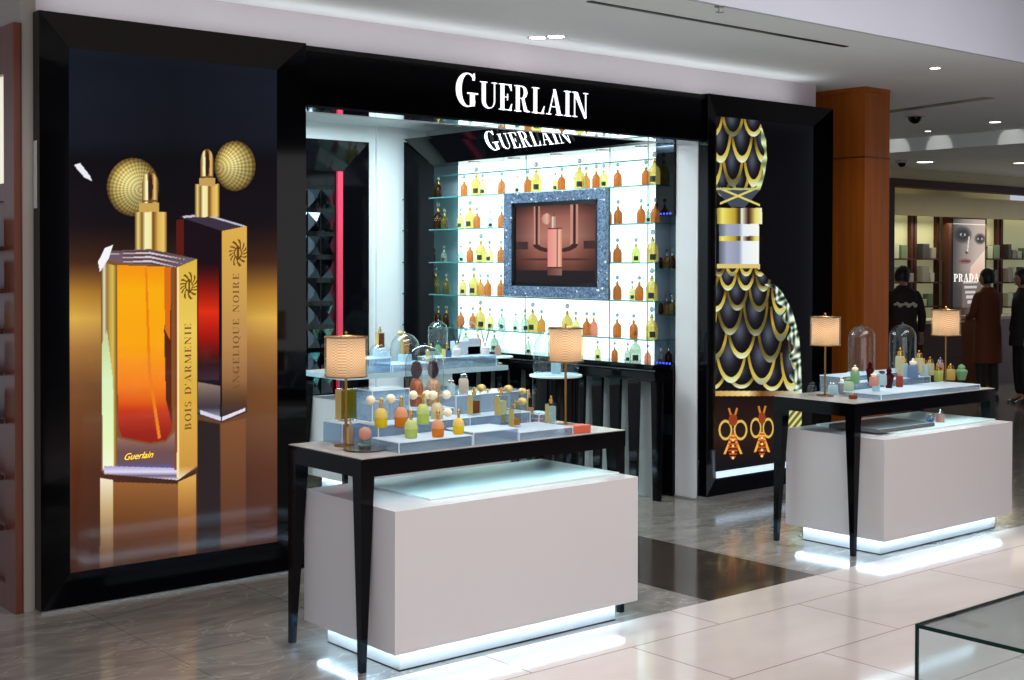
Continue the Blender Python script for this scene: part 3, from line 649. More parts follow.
rows = [
 [(424.5, 'S', 'dark'), (432, 'L', 'olive'), (438.5, 'M', 'dark'), (464, 'M', 'amber'), (476, 'L', 'gold'), (482.5, 'M', 'pale'), (501.5, 'M', 'amber'), (517, 'S', 'clear'), (527.6, 'M', 'amber'), (536, 'L', 'gold'), (555, 'S', 'lime'), (561.5, 'M', 'amber'), (579.3, 'L', 'gold'), (586, 'M', 'honey'), (596, 'M', 'amber'), (603.5, 'M', 'lime'), (617.5, 'M', 'amber'), (645.6, 'M', 'amber'), (654, 'L', 'gold')],
 [(429.5, 'M', 'dark'), (438, 'L', 'dark'), (444.5, 'M', 'olive'), (460.6, 'M', 'lime'), (470, 'L', 'gold'), (477, 'M', 'amber'), (490, 'S', 'clear'), (501.6, 'M', 'amber'), (607.5, 'M', 'amber'), (618, 'M', 'amber'), (641, 'M', 'amber'), (648, 'S', 'clear'), (655, 'M', 'amber')],
 [(424, 'S', 'olive'), (430.6, 'L', 'dark'), (444, 'S', 'clear'), (461, 'S', 'clear'), (470, 'M', 'amber'), (481, 'L', 'gold'), (489.5, 'M', 'pale'), (501, 'M', 'amber'), (606.8, 'M', 'amber'), (617.5, 'M', 'amber'), (636, 'M', 'lime'), (652.5, 'L', 'gold')],
 [(425, 'M', 'dark'), (435.5, 'L', 'olive'), (446.5, 'M', 'olive'), (463, 'M', 'gold'), (474, 'L', 'gold'), (480.5, 'M', 'honey'), (488, 'M', 'amber'), (501, 'M', 'amber'), (606.5, 'M', 'amber'), (617.5, 'M', 'amber'), (632.5, 'S', 'pale'), (639.5, 'M', 'amber'), (652, 'L', 'gold')],
 [(431, 'L', 'olive'), (438.5, 'M', 'dark'), (446.5, 'M', 'dark'), (461, 'M', 'amber'), (473, 'M', 'amber'), (480.5, 'L', 'gold'), (490, 'M', 'pale'), (502, 'M', 'clear'), (516, 'S', 'clear'), (525, 'M', 'clear'), (533, 'L', 'gold'), (541.7, 'M', 'honey'), (567.5, 'L', 'gold'), (576, 'M', 'pale'), (587, 'M', 'amber'), (594, 'M', 'rose'), (617.5, 'M', 'amber'), (634, 'M', 'amber'), (652, 'L', 'gold')],
 [(466, 'M', 'pale'), (478, 'M', 'rose'), (494.6, 'M', 'clear'), (528.5, 'S', 'clear'), (598, 'S', 'pale'), (615, 'S', 'amber'), (628, 'S', 'clear'), (636, 'L', 'clear'), (648, 'S', 'rose')]]
LM = ['beside the left frame', 'left of the screen', 'above or below the screen', 'right of the screen']
def zone(p): return 0 if p < 458 else 1 if p < 504 else 2 if p < 606 else 3
used = {}
for si, row in enumerate(rows):
    z = (SZ+[.9005])[si]
    cnt = {}
    for (p, s_, c_) in row: cnt[(zone(p), s_, c_)] = cnt.get((zone(p), s_, c_), 0)+1
    seen = {}
    prev = -99; back = False
    last = None
    for (p, s_, c_) in row:
        w_ = {'L': .041, 'M': .031, 'S': .024}[s_]
        xx = 6.665 if p < 644 else 6.643
        q = on(p, 250, X=xx)
        if last and last[0]-q.y < w_+last[1]+.004:       # neighbour too close: stand it further back
            xx = 6.665+w_+last[1]+.006; xx = min(xx, 6.855-w_); q = on(p, 250, X=xx)
            last = None
        else: last = (q.y, w_)
        k = (zone(p), s_, c_); seen[k] = seen.get(k, 0)+1
        zn = {0: 'shaded part by left frame', 1: 'left of the screen', 2: ('above the screen' if si == 0 else 'under the screen'), 3: 'right of the screen'}[k[0]]
        o_ = '' if cnt[k] == 1 else (['leftmost', 'second', 'third', 'fourth', 'fifth'][seen[k]-1] + ' ')
        lab = f'{o_}{SN[s_]} {CN[c_]} bottle, {SHELFNAMES[si]}, {zn}'
        if (c_, s_) not in protos:
            protos[(c_, s_)] = r = bee_bottle(c_, s_); r.location = (xx, q.y, z+.0005); r['label'] = lab; r['group'] = 'perfume bottles on the glass shelves'
            r.rotation_euler = (0, 0, .5)
        else:
            r = dup(protos[(c_, s_)], (xx, q.y, z+.0005), lab, 'perfume bottles on the glass shelves', rz=.5+random.uniform(-.3, .3))
for z, lst in ((1.5655, [(659.5, 'S', 'dark', 'left'), (667, 'S', 'amber', 'middle'), (672.5, 'S', 'dark', 'right')]), (1.2455, [(660, 'S', 'dark', 'left'), (667, 'S', 'amber', 'middle'), (672.5, 'S', 'olive', 'right')]), (.9005, [(661, 'S', 'clear', 'left'), (669, 'S', 'dark', 'right')])):
    for i, (p, s_, c_, pos) in enumerate(lst):
        xx = 6.745 + (.045 if i % 2 else 0); q = on(p, 250, X=xx)
        key = (c_, s_)
        if key not in protos: protos[key] = bee_bottle(c_, s_); r = protos[key]
        else: r = dup(protos[key], (0, 0, 0), '')
        r.location = (xx, q.y, z); r.rotation_euler = (0, 0, .5)
        r['label'] = f'{pos} small {CN[c_]} bottle in the ' + {1.5655: 'upper', 1.2455: 'middle', .9005: 'lowest'}[z] + ' dim niche beside the white jamb'
        r['group'] = 'bottles in the end cabinet niches'

# ------------------------------------------------------------------ bar console under the shelf wall
bc = thing('bar_console', 'long black console with a row of tapered legs below the backlit shelves', 'console table', (0, 0, 0))
B().box(6.46, 6.555, on(660, 450, X=6.47).y, 9.1, .80, .862).done('top_rail', BLK, bc)
yl = [on(p, 400, X=6.50).y for p in (577.5, 599, 617.5, 636)]
step = yl[2]-yl[3]
for k in range(13):
    y = yl[3]-step + k*step + .0
    if k == 0: y = on(656, 450, X=6.47).y
    if y > 9.0: continue
    b = B(); f = lambda hw, z: [(6.47, y-hw, z), (6.495, y-hw, z), (6.495, y+hw, z), (6.47, y+hw, z)]
    b.loft([f(.030, 0), f(.052, .80)]); b.done('leg', BLK, bc)

B().box(6.56, 6.58, on(653, 450, X=6.56).y, 9.1, 0, .86).done('lower_wall_panel', pm('lower_panel_grey', (172, 180, 178), .6), sh)
# ------------------------------------------------------------------ back wall frame with faceted mirrors
bf = thing('mirrored_wall_frame', 'black mitred frame on the booth back wall with faceted mirrors and a crimson strip', 'wall panel', (0, 0, 0))
FX1 = on(369, 200, Y=9.25).x; FX0 = on(342.5, 200, Y=9.30).x
mitred(4.2, FX1, .02, 2.60, 4.5, FX0, .3, 2.35, 9.25, 9.30, bf, back=.105)
B().box(4.5, FX0, 9.31, 9.355, .3, 2.35).done('back_panel', BLK, bf)
B().box(FX0-.055, FX0-.005, 9.285, 9.309, .3, 2.35).done('crimson_strip', RED, bf)
for k in range(9):
    zc = 2.12-k*.19
    for j in (0, 1, 2):
        xc = FX0-.14-j*.125
        b = B(); h = .058
        q4 = [(xc-h, 9.308, zc-h*1.3), (xc+h, 9.308, zc-h*1.3), (xc+h, 9.308, zc+h*1.3), (xc-h, 9.308, zc+h*1.3)]
        ap = (xc, 9.27, zc)
        for i in range(4): b.face([q4[i], q4[(i+1) % 4], ap])
        b.done('faceted_mirror', SMIRROR, bf)
# (two narrow white uprights of the booth's left reveal)

# ------------------------------------------------------------------ tasting tables and lit counters
TL, TW, TH = 1.4425, .5567, .837
def make_table(name, label, loc, apron=BLK, th=.075):
    t = thing(name, label, 'table', loc)
    B().box(0, TL, 0, TW, TH-th, TH-.003).done('apron', apron, t)
    B().box(.004, TL-.004, .004, TW-.004, TH-.003, TH).done('stone_top', STONE, t)
    B().box(.12, TL-.12, .06, .075, TH-th-.006, TH-th).done('under_table_light', pm('under_light', (240, 250, 255), .5, emit=(205, 240, 255), es=16) if 'under_light' not in bpy.data.materials else bpy.data.materials['under_light'], t)
    for ix in (0, 1):
        for iy in (0, 1):
            X0 = 0 if ix == 0 else TL; Y0 = 0 if iy == 0 else TW; sx = 1 if ix == 0 else -1; sy = 1 if iy == 0 else -1
            f = lambda w_, z: [(X0+sx*.002, Y0+sy*.002, z), (X0+sx*w_, Y0+sy*.002, z), (X0+sx*w_, Y0+sy*w_, z), (X0+sx*.002, Y0+sy*w_, z)]
            lg = B().loft([f(.0325, .13), f(.064, TH-th)]).done('leg', BLK, t)
            B().loft([f(.027, 0), f(.0322, .13)]).done('foot_sleeve', pm('dark_chrome', (40, 52, 64), .15, .8) if 'dark_chrome' not in bpy.data.materials else bpy.data.materials['dark_chrome'], lg)
    return t
tab = make_table('display_table', 'near black display table with tapered legs straddling the front white counter', (2.858, 4.314, 0))
def dupt(loc, label): return dup(tab, loc, label)
dupt((6.075, 4.333, 0), 'far black display table with tapered legs standing over the right white counter')
make_table('display_table', 'glass topped display table with black legs inside the booth', (4.9, 7.6, 0), pm('pale_glass_apron', (170, 196, 206), .15), .035)
for t in [o for o in COL.objects if o.name.startswith('display_table')]: t['group'] = 'tapered leg display tables'
CL, CW = 1.3207, .6655
def make_counter(label, loc):
    t = thing('lit_counter', label, 'counter', loc, group='white illuminated counters')
    B().box(0, CL, 0, CW, .091, .647, .002).done('body', WHITE, t)
    e = .072
    B().box(e, CL-e, e, CW-e, .006, .0905).done('plinth', WHITE, t)
    for a_ in ((.042, CL-.042, .042, .05), (.042, CL-.042, CW-.05, CW-.042), (.042, .05, .052, CW-.052), (CL-.05, CL-.042, .052, CW-.052)):
        B().box(a_[0], a_[1], a_[2], a_[3], .084, .0905).done('led_strip', LED, t)
    B().box(e-.002, CL-e+.002, e-.002, CW-e+.002, 0, .006).done('plinth_base', BLKM, t)
    B().box(.24, CL-.02, .10, CW-.03, .6475, .656, .001).done('glass_top_panel', pm('back_painted_glass', (214, 236, 234), .3, spec=.2) if 'back_painted_glass' not in bpy.data.materials else bpy.data.materials['back_painted_glass'], t)
    return t
ctr = make_counter('white gloss counter with glowing plinth, nearest the viewer', (2.919, 4.172, 0))
dup(ctr, (6.153, 4.195, 0), 'white gloss counter with glowing plinth, at the right in front of the wooden pillar', 'white illuminated counters')
dup(ctr, (4.96, 7.5, 0), 'white counter with glowing plinth inside the booth', 'white illuminated counters')

# ------------------------------------------------------------------ table lamps
def shade_mat():
    mt = bpy.data.materials.new('perforated_shade'); mt.use_nodes = True; nt = mt.node_tree; b = nt.nodes['Principled BSDF']
    tc = nt.nodes.new('ShaderNodeTexCoord'); br = nt.nodes.new('ShaderNodeTexChecker'); br.inputs['Scale'].default_value = 1
    br.inputs['Color1'].default_value = (*lin((240, 224, 208)), 1); br.inputs['Color2'].default_value = (*lin((184, 158, 136)), 1)
    mp = nt.nodes.new('ShaderNodeMapping'); mp.inputs['Scale'].default_value = (170, 170, 170)
    nt.links.new(tc.outputs['Object'], mp.inputs[0]); nt.links.new(mp.outputs[0], br.inputs[0])
    nt.links.new(br.outputs['Color'], b.inputs['Base Color'])
    b.inputs['Transmission Weight'].default_value = 0
    tr = nt.nodes.new('ShaderNodeBsdfTranslucent'); nt.links.new(br.outputs['Color'], tr.inputs[0])
    mx = nt.nodes.new('ShaderNodeMixShader'); mx.inputs[0].default_value = .6
    o = nt.nodes['Material Output']; nt.links.new(b.outputs[0], mx.inputs[1]); nt.links.new(tr.outputs[0], mx.inputs[2]); nt.links.new(mx.outputs[0], o.inputs[0])
    return mt
SHADE = shade_mat(); GAUZE = thin('amber_gauze', (250, 238, 216), .4, 1.2, .3, lit=.12)
BULB = pm('bulb_glow', (255, 230, 200), .5, emit=(255, 232, 206), es=22)
def make_lamp(label, loc, zb, zt, r):
    t = thing('table_lamp', label, 'lamp', loc, group='small table lamps')
    z0 = loc[2]; b_, t_ = zb-z0, zt-z0
    B().lathe([(.05, 0), (.05, .006), (.012, .010)], n=24).done('base', BRASS, t, True)
    B().lathe([(.006, .01), (.006, b_+.11)], n=10).done('pole', BRASS, t, True)
    sh_ = B().lathe([(r*.9, b_), (r*.9, t_)], n=40, caps=False).done('shade', SHADE, t, True)
    B().lathe([(r, b_-.001), (r, t_+.001)], n=40, caps=False).done('outer_gauze', GAUZE, sh_, True)
    for z in (b_, t_): 
        B().lathe([(r+.001, z-.003), (r+.002, z), (r+.001, z+.003), (r-.002, z), (r+.001, z-.003)], n=40, caps=False).done('shade_rim', BRASS, sh_, True)
    B().sph((0, 0, (b_+t_)/2), .018, 12, 1.3).done('bulb', BULB, t, True)
    B().lathe([(.003, t_-.01), (.003, t_+.012), (.007, t_+.018), (.001, t_+.024)], n=10).done('finial', BRASS, t, True)
    return t
TS = TH+.0005
q = on(346, 446, Z=TH); make_lamp('small gold lamp with perforated drum shade at the left end of the near table', (q.x, q.y, TS), 1.128, 1.291, .089)
q = on(568, 424, Z=.86)
def lampz(p, base, y0, y1): 
    d = on(p, y0, X=base.x); d2 = on(p, y1, X=base.x); return d.z, d2.z
q = Vector((4.18, 4.60, TH)); u_, v_ = px(np.array([[q.x, q.y, q.z]])); q = on(565.5, float(v_[0])-1, Z=TH)
make_lamp('small lamp with perforated pinkish drum shade near the right end of the front table', (q.x, q.y, TS), on(565.5, 361, X=q.x).z, on(565.5, 328, X=q.x).z, .083)
q = on(825, 396, Z=TH); make_lamp('small cream drum shade lamp at the left end of the far table', (q.x, q.y, TS), on(825, 345, X=q.x).z, on(825, 317, X=q.x).z, .086)
q = on(945.5, 387, Z=TH); make_lamp('small cream drum shade lamp at the right end of the far table', (q.x, q.y, TS), on(945, 335, X=q.x).z, on(945, 310, X=q.x).z, .088)

# ------------------------------------------------------------------ acrylic risers
def riser(label, x, y, z, sx, sy, sz, tint=ACRT, group='clear acrylic risers'):
    t = thing('acrylic_riser', label, 'riser', (x, y, z), group=group)
    k = .004
    B().box(0, sx, 0, sy, sz-k, sz).done('top_plate', tint, t)
    B().box(0, sx, 0, k, 0, sz-k).done('front_plate', ACR, t)
    B().box(0, sx, sy-k, sy, 0, sz-k).done('back_plate', ACR, t)
    B().box(0, k, k, sy-k, 0, sz-k).done('side_plate', ACR, t)
    B().box(sx-k, sx, k, sy-k, 0, sz-k).done('side_plate', ACR, t)
    EDG = bpy.data.materials['painted_edge_highlight'] if 'painted_edge_highlight' in bpy.data.materials else pm('painted_edge_highlight', (226, 238, 246), .2)
    e = .0022  # near-white strips painted in as bright highlights along the acrylic edges
    B().box(0, sx, -e, 0, sz-.004, sz).done('painted_edge_highlight', EDG, t)
    B().box(-e, 0, -e, e, 0, sz).done('painted_edge_highlight', EDG, t)
    B().box(sx, sx+e, -e, e, 0, sz).done('painted_edge_highlight', EDG, t)
    B().box(-e, 0, e, sy, sz-.004, sz).done('painted_edge_highlight', EDG, t)
    return t
G1 = 'clear acrylic risers on the near table'
r_low = .045; mid = .09
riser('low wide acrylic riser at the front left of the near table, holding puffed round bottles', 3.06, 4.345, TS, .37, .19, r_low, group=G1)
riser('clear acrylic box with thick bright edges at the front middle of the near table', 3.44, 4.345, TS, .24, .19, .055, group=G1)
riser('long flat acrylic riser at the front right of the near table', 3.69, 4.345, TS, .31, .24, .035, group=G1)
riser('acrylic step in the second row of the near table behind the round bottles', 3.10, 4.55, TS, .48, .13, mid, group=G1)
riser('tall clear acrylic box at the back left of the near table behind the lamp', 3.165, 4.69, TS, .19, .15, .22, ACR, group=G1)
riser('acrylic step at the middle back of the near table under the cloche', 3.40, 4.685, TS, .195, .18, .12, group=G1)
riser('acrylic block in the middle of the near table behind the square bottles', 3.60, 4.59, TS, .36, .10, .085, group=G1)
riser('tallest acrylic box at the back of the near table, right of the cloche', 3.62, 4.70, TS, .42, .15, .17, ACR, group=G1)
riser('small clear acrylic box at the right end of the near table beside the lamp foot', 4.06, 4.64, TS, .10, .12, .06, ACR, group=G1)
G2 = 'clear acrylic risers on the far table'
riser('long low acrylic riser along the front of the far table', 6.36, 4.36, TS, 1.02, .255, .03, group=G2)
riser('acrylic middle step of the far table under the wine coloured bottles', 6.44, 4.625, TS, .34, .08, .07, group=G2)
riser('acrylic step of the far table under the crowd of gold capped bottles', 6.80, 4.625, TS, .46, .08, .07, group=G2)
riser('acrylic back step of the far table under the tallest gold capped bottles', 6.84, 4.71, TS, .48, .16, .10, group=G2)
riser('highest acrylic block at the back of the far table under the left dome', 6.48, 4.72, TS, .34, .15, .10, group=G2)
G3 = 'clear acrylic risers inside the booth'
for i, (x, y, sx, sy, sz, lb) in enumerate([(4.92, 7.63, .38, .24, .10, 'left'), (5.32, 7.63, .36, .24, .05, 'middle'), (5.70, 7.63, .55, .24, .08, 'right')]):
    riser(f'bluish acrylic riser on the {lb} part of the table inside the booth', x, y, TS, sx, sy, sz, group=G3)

# ------------------------------------------------------------------ glass cloches
def cloche(label, x, y, z, r, h, group='glass cloches', base=None):
    t = thing('glass_cloche', label, 'glass dome', (x, y, z), group=group)
    prof = [(r, .004), (r, h-r)] + [(r*math.cos(a), h-r+r*math.sin(a)) for a in [PI/2*i/8 for i in range(1, 8)]] + [(.001, h)]
    B().lathe(prof, n=32, caps=False).done('dome', DOMEG, t, True)
    B().sph((0, 0, h+.004), .006, 10).done('knob', DOMEG, t, True)
    B().lathe([(r+.006, 0), (r+.006, .003), (r, .004)], n=32).done('base_plate', base or ACRT, t, True)
    return t
# ------------------------------------------------------------------ bottle makers for the tables
FROST = {k_: thin('frosted_'+k_, c_, .6, 1.4, .3, lit=.75) for k_, c_ in {'lime': (232, 240, 178), 'yellow': (246, 234, 150), 'honey': (246, 206, 160), 'pale': (244, 232, 206)}.items()}
def puff_bottle(label, p, z, r, h, col, puffs=1, side=-1, group='round bottles with cream puff atomisers'):
    q = on(p[0], p[1], Z=z)
    t = thing('atomiser_bottle', label, 'perfume bottle', (q.x, q.y, z+.0005), -.7, group=group)
    bh = h*.62
    B().lathe([(r*.85, 0), (r, .006), (r*1.02, bh*.5), (r*.9, bh*.8), (r*.5, bh*.97), (r*.28, bh)], n=18).done('body', LQ[col], t, True)
    B().lathe([(r*1.04, bh*.52), (r*1.02, bh*.62), (r*.94, bh*.82), (r*.55, bh*.99), (r*.3, bh*1.03)], n=18).done('frosted_shoulder', FROST[col], t, True)
    B().lathe([(r*.25, bh), (r*.25, h*.82), (r*.34, h*.84), (r*.34, h*.93), (r*.1, h)], n=12).done('pump', GOLD, t, True)
    for k in range(puffs):
        s_ = side if k == 0 else -side
        B().tube([(0, 0, h*.86), (s_*r*.8, 0, h*.88), (s_*r*1.2, 0, h*.9)], .0015).sph((s_*r*1.6, 0, h*.9), r*.74, 14).done('puff', PUFF, t, True)
    return t
def square_bottle(label, p, z, w_, d_, h, col, fill=.7, bulb=0, cap=True, group='square atomiser bottles', pos=None, puffmat=None):
    q = pos or on(p[0], p[1], Z=z)
    t = thing('perfume_bottle', label, 'perfume bottle', (q.x, q.y, z+.0005), 0, group=group)
    bh = h*.72
    B().box(-w_/2, w_/2, -d_/2, d_/2, 0, bh, .002).done('glass_body', CLEARB, t)
    B().box(-w_/2+.004, w_/2-.004, -d_/2+.004, d_/2-.004, .008, bh*fill, .001).done('perfume', LQ[col], t)
    B().box(-w_/2-.0008, -w_/2, -d_/2+.002, d_/2-.002, .004, bh-.004).done('gold_side_plate', pm('gold_leaf', (214, 184, 110), .35, .25) if 'gold_leaf' not in bpy.data.materials else bpy.data.materials['gold_leaf'], t)
    if cap:
        B().lathe([(w_*.2, bh), (w_*.2, bh+h*.12), (w_*.12, bh+h*.13), (w_*.12, h-.004), (.002, h)], n=14).done('collar', GOLD, t, True)
    if bulb:
        B().tube([(0, 0, h*.93), (bulb*.02, 0, h*.94)], .002).sph((bulb*.042, 0, h*.94), .021, 16, .8).done('bulb', puffmat or BULBG, t, True)
    return t
def urn_bottle(label, p, z, r, h, col, group='tapered cut glass bottles'):
    q = on(p[0], p[1], Z=z)
    t = thing('perfume_bottle', label, 'perfume bottle', (q.x, q.y, z+.0005), .3, group=group)
    B().lathe([(r*.62, 0), (r*.68, h*.12), (r, h*.52), (r*.98, h*.6), (r*.45, h*.74)], n=8).done('body', LQ[col], t)
    B().lathe([(r*.4, h*.74), (r*.62, h*.78), (r*.5, h*.9), (.002, h)], n=8).done('stopper', LQ[col], t)
    return t
def jar(label, p, z, r, h, body, lid, knob=True, group='small jars and bottles', name='perfume_bottle', cat='perfume bottle', lh=.22, n=18):
    q = on(p[0], p[1], Z=z)
    t = thing(name, label, cat, (q.x, q.y, z+.0005), .2, group=group)
    b0 = h*(1-lh)*(.84 if knob else 1)
    B().lathe([(r*.9, 0), (r, .004), (r, b0*.86), (r*.8, b0)], n=n).done('body', body, t, True)
    B().lathe([(r*.5, b0), (r*.5, b0+.006), (r*.72, b0+.008), (r*.66, b0+h*lh*.8), (r*.3, b0+h*lh)], n=n).done('cap', lid, t, True)
    if knob: B().sph((0, 0, h-r*.25), r*.25, 10).done('knob', lid, t, True)
    return t

ZL = TS+r_low; ZM = TS+mid
# near table: front row
puff_bottle('pale green round bottle standing foremost left on the low riser', (411, 438), ZL, .026, .118, 'lime', 0)
puff_bottle('peach coloured round bottle between two yellow ones on the low riser', (438, 437), ZL, .025, .112, 'honey', 1, 1)
puff_bottle('small pale yellow round bottle at the right of the low riser, ball on top', (458.5, 434), ZL, .0235, .105, 'yellow', 0)
puff_bottle('bright yellow round bottle with cream puff at the left of the second row', (381, 427.5), ZM-.01, .027, .125, 'yellow', 1, -1)
puff_bottle('orange round bottle with pink puff beside the bright yellow one', (401, 427), ZM-.01, .027, .13, 'honey', 1, -1)
puff_bottle('green and cream round bottle under the tall dome, puff to the right', (423, 424), ZM-.01, .026, .135, 'lime', 2, 1)
puff_bottle('yellow round bottle with a big cream puff just right of the dome', (437, 421), ZM-.01, .026, .125, 'pale', 2, 1)
tag(B().sph((0, 0, 0), .010, 12).done('glass_stopper', PUFF, None, True, loc=on(459, 409.5, Y=4.36)), 'small cream ball stopper resting on the pale yellow bottle', 'stopper') if False else None
# square atomisers
square_bottle('square bottle of brown perfume with gold atomiser bulb, left of the square ones', (474, 415), TS+.085, .044, .044, .125, 'brown', .72, 1)
square_bottle('square pale gold bottle with atomiser bulb behind the front square ones', (501, 416), TS+.085, .042, .042, .125, 'pale', .75, 1)
square_bottle('square bottle a third full of amber with cream bulb at front of near table', (515, 427), TS+.036, .040, .040, .118, 'honey', .42, 1)
square_bottle('square bottle with gold bulb directly right of the amber one', (529, 418), TS+.036, .040, .040, .135, 'rose', .5, -1)
square_bottle('pale green square bottle with slim gold pump near the orange box', (551, 423), TS+.036, .048, .03, .125, 'clear', .85, 0)
square_bottle('clear faceted bottle in the second row left of the pale gold one', (506, 424), TS+.036, .036, .036, .10, 'clear', .6, 0, False)
# back row
jar('beige square candle with glass stopper at the back of the near table', (463.5, 393), TS+.17, .030, .10, pm('beige_wax', (190, 180, 160), .5), CLEARB, True, n=4)
jar('clear blue labelled jar behind the tall dome', (451, 394.5), TS+.17, .020, .075, LQ['clear'], CHR)
# front left group
square_bottle('small rosy bottle with black neck in front of the lamp pole', (350.5, 446), TS, .024, .022, .115, 'rose', .9, 0)
t = thing('snow_globe', 'small glass globe on a clear drum with dark bead band, near table', 'snow globe', tuple(on(365, 450, Z=TS)))
B().lathe([(.026, .004), (.026, .04), (.020, .045)], n=20).done('drum', CLEARB, t, True); B().lathe([(.024, .006), (.024, .017)], n=20).done('bead_band', pm('dark_beads', (40, 36, 36), .4, noise=(200, .8)), t, True)
B().sph((0, 0, .068), .027, 18).done('globe', LQ['rose'], t, True); B().lathe([(.029, 0), (.029, .004)], n=20).done('base', CHR, t, True)
a = on(357, 437, Z=TS+.002); tag(B().tube([(a.x, a.y+.01, TS+.012), (a.x+.045, a.y+.0, TS+.10)], .010, 12).done('glass_tube', thin('frosted_tube', (236, 244, 250), 1, 1.5, .2, lit=.6), None, True), 'white frosted tube leaning beside the snow globe', 'tube')
b = B(); c_ = on(372, 451, Z=TS); b.lathe([(.002, 0), (.08, .0), (.09, .006), (.085, .006), (.002, .002)], (c_.x, c_.y+.05, TS), 28); tag(b.done('silver_tray', pm('silver_tray', (170, 160, 150), .25, .9), None, True), 'round silver tray at the front left corner of the near table', 'tray')
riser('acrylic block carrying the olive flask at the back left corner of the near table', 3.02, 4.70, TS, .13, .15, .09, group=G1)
square_bottle('large olive perfume flask behind the left lamp', (350, 416), TS+.09, .08, .05, .19, 'olive', .95, 0, False, pos=Vector((3.095, 4.785, 0)))
# orange box at the right
ob = tag(B().box(0, .105, 0, .06, 0, .034, .002).done('coral_box', pm('coral_card', (206, 96, 70), .45), None, loc=(3.94, 4.345, TS+.0355)), 'coral orange flat gift box at the right of the near table', 'box')
ob.location = (4.01, 4.35, TS)
ob2 = tag(B().box(0, .05, 0, .05, 0, .03, .002).done('coral_box', pm('coral_card_small', (200, 84, 66), .45), None, loc=(4.08, 4.67, TS+.0005)), 'small coral box inside the clear acrylic box by the lamp foot', 'box')
ob.location = (4.012, 4.35, TS)
# domes on the near table
cloche('large glass cloche on the near table with two bottles of copper beads inside', 3.50, 4.775, TS+.1205, .086, .275)
for dx, nm, c_ in ((-.028, 'left', (176, 92, 50)), (.03, 'right', (196, 150, 118))):
    t = thing('beaded_bottle', f'{nm} of the two beaded bottles under the large cloche', 'perfume bottle', (3.50+dx*1.15, 4.775-.6*dx, TS+.1245), group='beaded bottles under the cloche')
    B().lathe([(.028, 0), (.031, .03), (.031, .09), (.022, .115), (.010, .125)], n=16).done('body', pm('beads_'+nm, c_, .35, .3, noise=(160, .5), bump=.6), t, True)
    B().lathe([(.010, .125), (.022, .14), (.026, .165), (.018, .195), (.001, .205)], n=12).done('stopper', thin('plum_glass', (120, 84, 92), .9, 1.5, lit=.4), t, True)
# domes inside the booth
T3 = TS
for lbl, pxx, yb, ytop, yy, wpx in (('arched glass cloche behind the left lamp with a dark red bottle inside', 380, 374, 343, 7.70, 22), ('wide glass cloche with an amber bottle, second dome from the left', 405, 372, 333, 7.74, 29)):
    q = on(pxx, 300, Y=yy); ppm = F/float((np.array([q.x, q.y, 1.]) - EYE) @ _fw)
    zt = on(pxx, ytop, Y=yy).z; zz = TS + (.10 if q.x < 5.3 else .05) + .0005
    cloche(lbl, q.x, q.y, zz, wpx/2/ppm, zt-zz)
    square_bottle('dark red square bottle under the arched cloche' if pxx == 380 else 'amber square bottle under the wide cloche', None, zz+.06, .052, .05, .16, 'brown' if pxx == 380 else 'honey', .95, 0 if pxx == 380 else -1, pos=Vector((q.x, q.y, 0)), group='bottles under the booth cloches')
    tag(B().box(-.035, .035, -.035, .035, 0, .056, .002).done('glass_block', ACRT, None, loc=(q.x, q.y, zz+.0042)), 'clear block lifting the bottle under the ' + ('arched cloche' if pxx == 380 else 'wide cloche'), 'block')
def stand(label, x, y, z, r, drum=True):
    t = thing('pedestal_table', label, 'pedestal table', (x, y, 0), group='round white topped pedestals')
    B().lathe([(r, z-.012), (r, z), (r*.98, z+.001)], n=36).done('round_top', pm('white_glow_top', (236, 244, 244), .3) if 'white_glow_top' not in bpy.data.materials else bpy.data.materials['white_glow_top'], t, True)
    if drum: B().lathe([(r*.9, .02), (r*.9, z-.0125)], n=36).done('drum', BLK, t, True)
    else: B().lathe([(.012, .012), (.012, z-.0125)], n=14).done('stem', CHR, t, True)
    B().lathe([(r*.92 if drum else r*.7, 0), (r*.92 if drum else r*.7, .012)], n=32).done('foot', BLKM if drum else CHR, t, True)
    return t
q = on(556, 381, Z=.86); stand('round white topped black drum right of the booth table, under the lamp', 5.56, 6.55, .86, .175)
q = on(556, 300, Y=6.55)
stand_o = [o for o in COL.objects if o.name.startswith('pedestal_table')][-1]; stand_o.location.x = q.x
zt_ = on(556, 381, X=q.x).z
for ch in stand_o.children:
    pass
dz = zt_-.86
cloche('tall glass cloche on the round black drum behind the second lamp', q.x, q.y, .862, .150, on(560, 328, X=q.x).z-.862 if on(560, 328, X=q.x).z > 1.1 else .34)
jar('clear glass bottle under the tall cloche on the black drum', (0, 0), .867, .032, .15, LQ['clear'], CHR); COL.objects[-1]
lastjar = [o for o in COL.objects if o.get('label') == 'clear glass bottle under the tall cloche on the black drum'][0]; lastjar.location = (q.x, q.y, .867)
